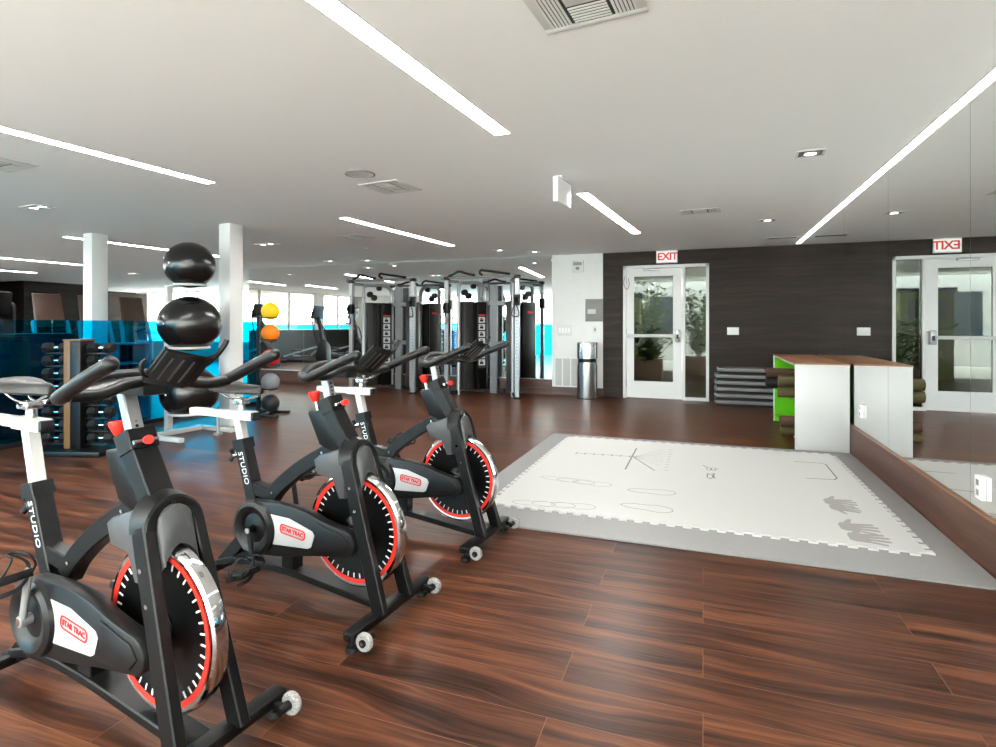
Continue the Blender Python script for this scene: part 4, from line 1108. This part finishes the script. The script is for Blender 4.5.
def downlight(x, y, n, label, glow=True):
    t = thing('downlight', label, 'downlight', (x, y, CZ), R(-5), 'square recessed downlights')
    w = .075*n
    f = MB(); f.box(-w-.015, w+.015, -.09, -.075, -.006, -.0005); f.box(-w-.015, w+.015, .075, .09, -.006, -.0005); f.box(-w-.015, -w, -.075, .075, -.006, -.0005); f.box(w, w+.015, -.075, .075, -.006, -.0005)
    f.done('trim_frame', 'vent_white', t, smooth=0)
    MB().box(-w, w, -.075, .075, -.002, -.0007).done('baffle', 'plate_grey', t, smooth=0)
    for i in range(n):
        c = -w+.075+i*.15
        MB().lathe([(.040, -.006), (.050, -.008), (.054, -.002)], 24, 'Z', (c, 0, 0)).done('lamp_ring', 'silver', t)
        MB().lathe([(.0, -.007), (.038, -.0065), (.038, -.003)], 20, 'Z', (c, 0, 0)).done('lamp', 'lamp', t)
    return t
downlight(.71, 4.46, 1, 'square downlight nearest the right wall mirrors'); downlight(.70, 7.13, 1, 'square downlight above the white storage unit')
downlight(-6.40, 3.77, 2, 'twin downlight at the left above the dumbbell tower'); downlight(-6.12, 6.67, 2, 'twin downlight right of the right white column')
downlight(-12.6, 9.4, 2, 'twin downlight far left beyond the left white column'); downlight(-6.62, 8.85, 1, 'downlight at the back mirror left of the cable machines')
downlight(-5.9, 9.0, 1, 'downlight over the left cable machine'); downlight(-3.08, 8.50, 1, 'downlight over the right cable machine'); downlight(-2.61, 8.90, 1, 'downlight between the right cable machine and white wall')
downlight(-9.3, 8.1, 1, 'downlight near the far end of the back mirror')

def vent(x, y, w, d, label, rz=R(-5)):
    t = thing('ceiling_vent', label, 'air vent', (x, y, CZ), rz, 'ceiling air vents')
    a, b_ = w/2, d/2
    f = MB(); e = .035
    f.box(-a, a, -b_, -b_+e, -.006, -.0005, .002); f.box(-a, a, b_-e, b_, -.006, -.0005, .002); f.box(-a, -a+e, -b_+e, b_-e, -.006, -.0005, .002); f.box(a-e, a, -b_+e, b_-e, -.006, -.0005, .002)
    f.box(-a*.36, a*.36, -b_*.42, b_*.42, -.006, -.003, .001)
    f.done('frame', 'vent_white', t)
    MB().box(-a+e, a-e, -b_+e, b_-e, -.0015, -.0006).done('duct_opening', 'vent_dark', t, smooth=0)
    s_ = MB()
    for sgn in (-1, 1):
        for i in range(6):
            p = a*.40+i*(a-e-a*.40)/6+.006; q0, q1 = sorted((sgn*p, sgn*(p+.010)))
            s_.box(q0, q1, -b_+e, b_-e, -.005, -.002)
            p = b_*.46+i*(b_-e-b_*.46)/6+.004; q0, q1 = sorted((sgn*p, sgn*(p+.010)))
            s_.box(-a*.36, a*.36, q0, q1, -.005, -.002)
    s_.done('louver', 'vent_white', t, smooth=0)
    return t
vent(-.425, 1.96, .41, .56, 'large square air vent cut by the top edge of the picture')
vent(-2.57, 4.29, .40, .40, 'square air vent beside the round ceiling speaker'); vent(-4.47, 6.56, .40, .40, 'square air vent near the left end of the mid light strip')
vent(-.03, 6.32, .40, .26, 'small air vent between the light strip and the downlights'); vent(-4.95, 2.60, .42, .42, 'air vent at the left picture edge under the long strip')
vl = thing('slot_diffuser', 'long slot air diffuser before the dark wall at the mirror corner', 'air vent', (1.02, 8.62, CZ))
MB().box(-.20, .20, -.06, .06, -.008, -.0005, .002).done('frame', 'vent_white', vl)
m_ = MB()
for i in range(3): m_.box(-.185, .185, -.045+i*.033, -.024+i*.033, -.0095, -.0075)
m_.done('slot', 'vent_dark', vl, smooth=0)
spk = thing('ceiling_speaker', 'round flush speaker grille in the ceiling', 'speaker', (-2.58, 3.83, CZ))
MB().lathe([(.105, -.002), (.112, -.008), (.120, -.006), (.122, -.0008)], 40, 'Z').done('bezel', 'plate_grey', spk)
MB().lathe([(0, -.0055), (.105, -.005), (.105, -.002)], 40, 'Z').done('grille_cloth', 'vent_white', spk)
sk = thing('ceiling_sprinkler', 'small white sprinkler head in the ceiling before the back mirror', 'sprinkler', (-5.0, 7.6, CZ))
MB().lathe([(.0, -.012), (.02, -.012), (.035, -.004), (.038, -.0008)], 20, 'Z').done('cover', 'plate_white', sk)

# ------------------------------------------------------------------ outside the door and windows
struct('ground', MB().box(-60, 40, -60, 60, -.32, -.12), 'concrete', smooth=0)
struct('terrace_floor', MB().box(-8.9, 6, BY+.16, 19, -.12, -.012), 'concrete', smooth=0)
bd = thing('exterior_building', 'white building with dark windows seen through the glass door', 'building', (-1.5, 22, -.12))
MB().box(-9, 9, 0, 5, 0, 7, .02).done('wall', 'vent_white', bd)
for i in range(9):
    for j in range(2): MB().box(-8+i*1.9, -8+i*1.9+1.2, -.03, 0, .9+j*2.6, 2.4+j*2.6).done('window', 'window_dark', bd, smooth=0)
kb = thing('kiosk', 'lime painted booth outside, seen in the mirrored door glass', 'booth', (-2.0, 15.2, -.012))
MB().box(-.55, .45, -.2, .4, 0, 1.95, .01).done('body', 'lime_paint', kb); MB().box(-.6, .5, -.25, .45, 1.95, 2.05, .01).done('roof', 'equip_dark', kb)
MB().box(-.4, .3, -.22, -.2, 1.3, 1.8).done('window', 'window_dark', kb, smooth=0)
def shrub(x, y, h, n, sd, m_, label, pot):
    rnd = random.Random(sd)
    t = thing('potted_shrub', label, 'plant', (x, y, -.012))
    if pot: MB().box(-.3, .3, -.22, .22, 0, .45, .01).done('planter', 'planter', t)
    s_ = MB(); l_ = MB()
    for i in range(n):
        a = rnd.random()*2*PI; r_ = .15+rnd.random()*.45; hh = h*(.55+.45*rnd.random())
        pts = spline([(0, 0, .3 if pot else .0), (r_*.4*math.cos(a), r_*.4*math.sin(a), hh*.6), (r_*math.cos(a), r_*math.sin(a), hh)], 4)
        s_.tube(pts, .006, 5)
        for p in pts[2:]:
            for k in range(3):
                b_ = rnd.random()*2*PI; L = .16+.20*rnd.random(); d = Vector((math.cos(b_), math.sin(b_), rnd.random()*.8-.2)).normalized(); n_ = d.cross(Vector((0, 0, 1))).normalized()*L*.16
                q = p+d*L*.5; l_._new([p, q+n_, p+d*L, q-n_], [(0, 1, 2, 3)])
    s_.done('stem', 'bark', t); l_.done('foliage', m_, t, smooth=0)
shrub(-1.15, 13.0, 1.5, 34, 3, 'leaf_dark', 'dark leafy shrub outside, seen low through the door glass', True)
shrub(-.1, 14.6, 2.1, 40, 5, 'leaf', 'tall pale leafy shrub outside the sidelight', True)
shrub(-1.55, 17.5, 2.6, 44, 9, 'leaf', 'tall shrub outside in front of the white building', False)
struct('shade_canopy', MB().box(-9.0, 6, BY+.16, 21, 2.75, 2.95), 'white_wall', smooth=0)  # canopy added deep over the terrace, so daylight beyond the door stays dim

# ------------------------------------------------------------------ light
w = bpy.data.worlds.new('sky'); bpy.context.scene.world = w; w.use_nodes = True
bg = w.node_tree.nodes['Background']
bg.inputs['Color'].default_value = (0.98, 0.985, 0.985, 1); bg.inputs['Strength'].default_value = 8.0
sun = bpy.data.lights.new('sun', 'SUN'); sun.energy = 12.0; sun.angle = R(5); sun.color = (1, .97, .92)
so = bpy.data.objects.new('sun', sun); C.objects.link(so)
d = Vector((math.cos(R(15)), .02, -math.sin(R(15))))
so.rotation_euler = d.to_track_quat('-Z', 'Y').to_euler(); so.location = (-30, 4, 12)

# ------------------------------------------------------------------ camera
cam = bpy.data.cameras.new('camera'); co = bpy.data.objects.new('camera', cam); C.objects.link(co)
cam.sensor_fit = 'HORIZONTAL'; cam.sensor_width = 36; cam.lens = 560*36/996
th = math.atan(205/560)
co.location = (0, 0, 1.21); co.rotation_euler = (R(90), 0, th)
cam.shift_x = 0.0; cam.shift_y = -(373.5-325)/996
cam.clip_start = .05; cam.clip_end = 200
S = bpy.context.scene
S.camera = co
S.view_settings.view_transform = 'Standard'; S.view_settings.look = 'None'; S.view_settings.exposure = 0.95; S.view_settings.gamma = 1.0; S.view_settings.use_curve_mapping = False
S.cycles.use_denoising = True
S.cycles.max_bounces = 10; S.cycles.diffuse_bounces = 5; S.cycles.glossy_bounces = 6; S.cycles.transparent_max_bounces = 16
S.cycles.sample_clamp_indirect = 4.0; S.cycles.caustics_reflective = True
